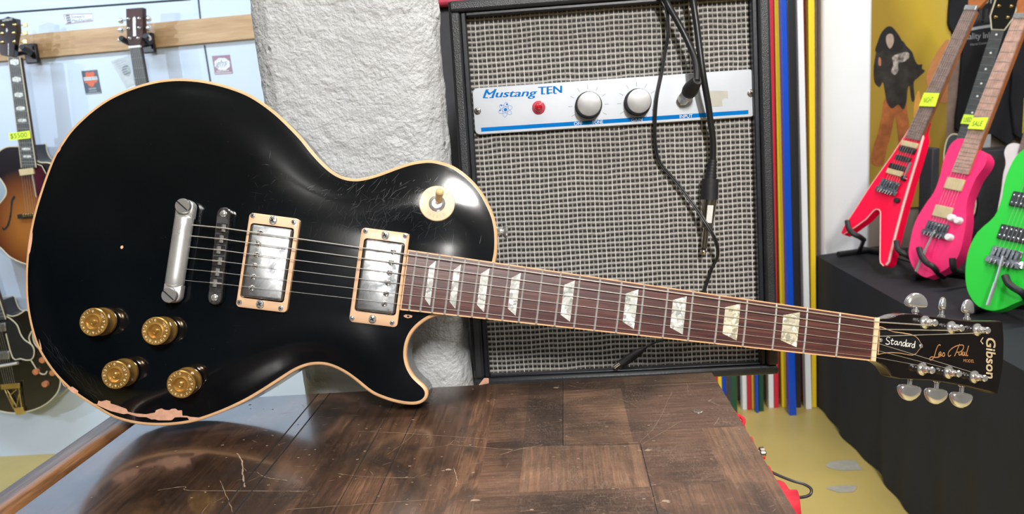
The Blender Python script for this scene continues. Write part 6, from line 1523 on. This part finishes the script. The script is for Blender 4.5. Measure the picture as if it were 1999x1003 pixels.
# white guitar behind the green one
FW = lean_frame(1985, 470, ZT + .03, radians(45), radians(14))
wo = [(1980, 279), (1966, 284), (1960, 298), (1963, 318), (1958, 340), (1954, 372), (1948, 405), (1945, 435), (1958, 462), (1985, 472), (2020, 466), (2040, 430), (2035, 390), (2022, 350), (2025, 310), (2015, 288), (2000, 284)]
wt = rguitar('electric_guitar', FW, wo, M_WHITEG, .044, 'white electric guitar mostly hidden behind the green guitar')
A_, B_, d, nr, fbd, pos = neckline(FW, wt, (2003, 300), (2070, 60), .028, .022, M_DKBOARD, M_NECKW, fmax=20)
p = FW.uv(1966, 316, 0); mb = MB(FW.M); mb.lathe([(.006, 0), (.004, .004), (.004, .008), (.008, .012), (0, .014)], (p.x, p.y, -.02), n=14, axis=(-1, .2, 0)); mb.build('strap_button', M_COPPER, wt)
stand(FW, 'black guitar stand holding the white guitar', [[(1960, 440, .03), (1964, 455, .02), (1970, 466, -.05)], [(2018, 440, .03), (2014, 455, .02), (2008, 466, -.05)]], (1985, 478))

# ================================================================ LIGHT
def area(name, loc, target, sx, sy, power, col=(1, 1, 1)):
    L_ = bpy.data.lights.new(name, 'AREA'); L_.shape = 'RECTANGLE'; L_.size = sx; L_.size_y = sy; L_.energy = power; L_.color = col
    o = bpy.data.objects.new(name, L_); COL.objects.link(o); o.location = loc
    dv_ = Vector(target) - Vector(loc); o.rotation_euler = dv_.to_track_quat('-Z', 'Y').to_euler(); return o
area('ceiling_tube_light', (.42, -1.45, 2.74), (.12, -.4, 1.2), .12, .9, 135, (1, .97, .93))
area('ceiling_tube_light', (.11, -2.95, 2.74), (.11, -2.95, 0), .05, 2.2, 30, (1, .97, .93))
area('ceiling_tube_light', (-.35, .40, 2.74), (-.35, .55, 0), .9, .12, 9, (1, .97, .93))
area('ceiling_tube_light', (.9, .9, 2.74), (.9, 1.0, 0), .14, 1.3, 30, (1, .96, .90))
area('ceiling_tube_light', (1.6, 1.9, 2.74), (1.5, 2.4, 0), 1.3, .14, 34, (1, .98, .95))
def spot(loc, target, power, col, size, r):
    L_ = bpy.data.lights.new('wall_spot_light', 'SPOT'); L_.energy = power; L_.color = col; L_.spot_size = radians(size); L_.spot_blend = .4; L_.shadow_soft_size = r
    o = bpy.data.objects.new('wall_spot_light', L_); COL.objects.link(o); o.location = loc; o.rotation_euler = (Vector(target) - Vector(loc)).to_track_quat('-Z', 'Y').to_euler()
spot((-3.4, -.6, 2.0), (-1.9, 2.9, 1.2), 150, (.74, .88, 1), 66, .03)
spot((-4.4, .2, 2.1), (-1.9, 2.9, 1.1), 80, (.92, .88, 1), 70, .03)
area('wall_glow_light', (-1.9, 1.5, 2.72), (-1.9, 2.9, 1.5), 1.6, .14, 34, (.72, .88, 1))
wd = bpy.data.worlds.new('World'); SC.world = wd; wd.use_nodes = True
wd.node_tree.nodes['Background'].inputs[0].default_value = (.9, .95, 1, 1); wd.node_tree.nodes['Background'].inputs[1].default_value = .3

cam = bpy.data.cameras.new('Camera'); co = bpy.data.objects.new('Camera', cam); COL.objects.link(co)
cam.sensor_width = 36; cam.sensor_fit = 'HORIZONTAL'; cam.lens = F / 1999 * 36; cam.clip_start = .01
R3 = Matrix((W[:, 0].tolist(), (-W[:, 1]).tolist(), (-W[:, 2]).tolist())).transposed()
co.matrix_world = Matrix.Translation(CAM) @ R3.to_4x4()
cam.dof.use_dof = True; cam.dof.focus_distance = .72; cam.dof.aperture_fstop = 13
SC.camera = co
SC.view_settings.view_transform = 'Standard'; SC.view_settings.look = 'None'; SC.view_settings.exposure = 0; SC.view_settings.gamma = 1
for o in list(SC.objects):
    if o.type == 'EMPTY' and not o.children: bpy.data.objects.remove(o)
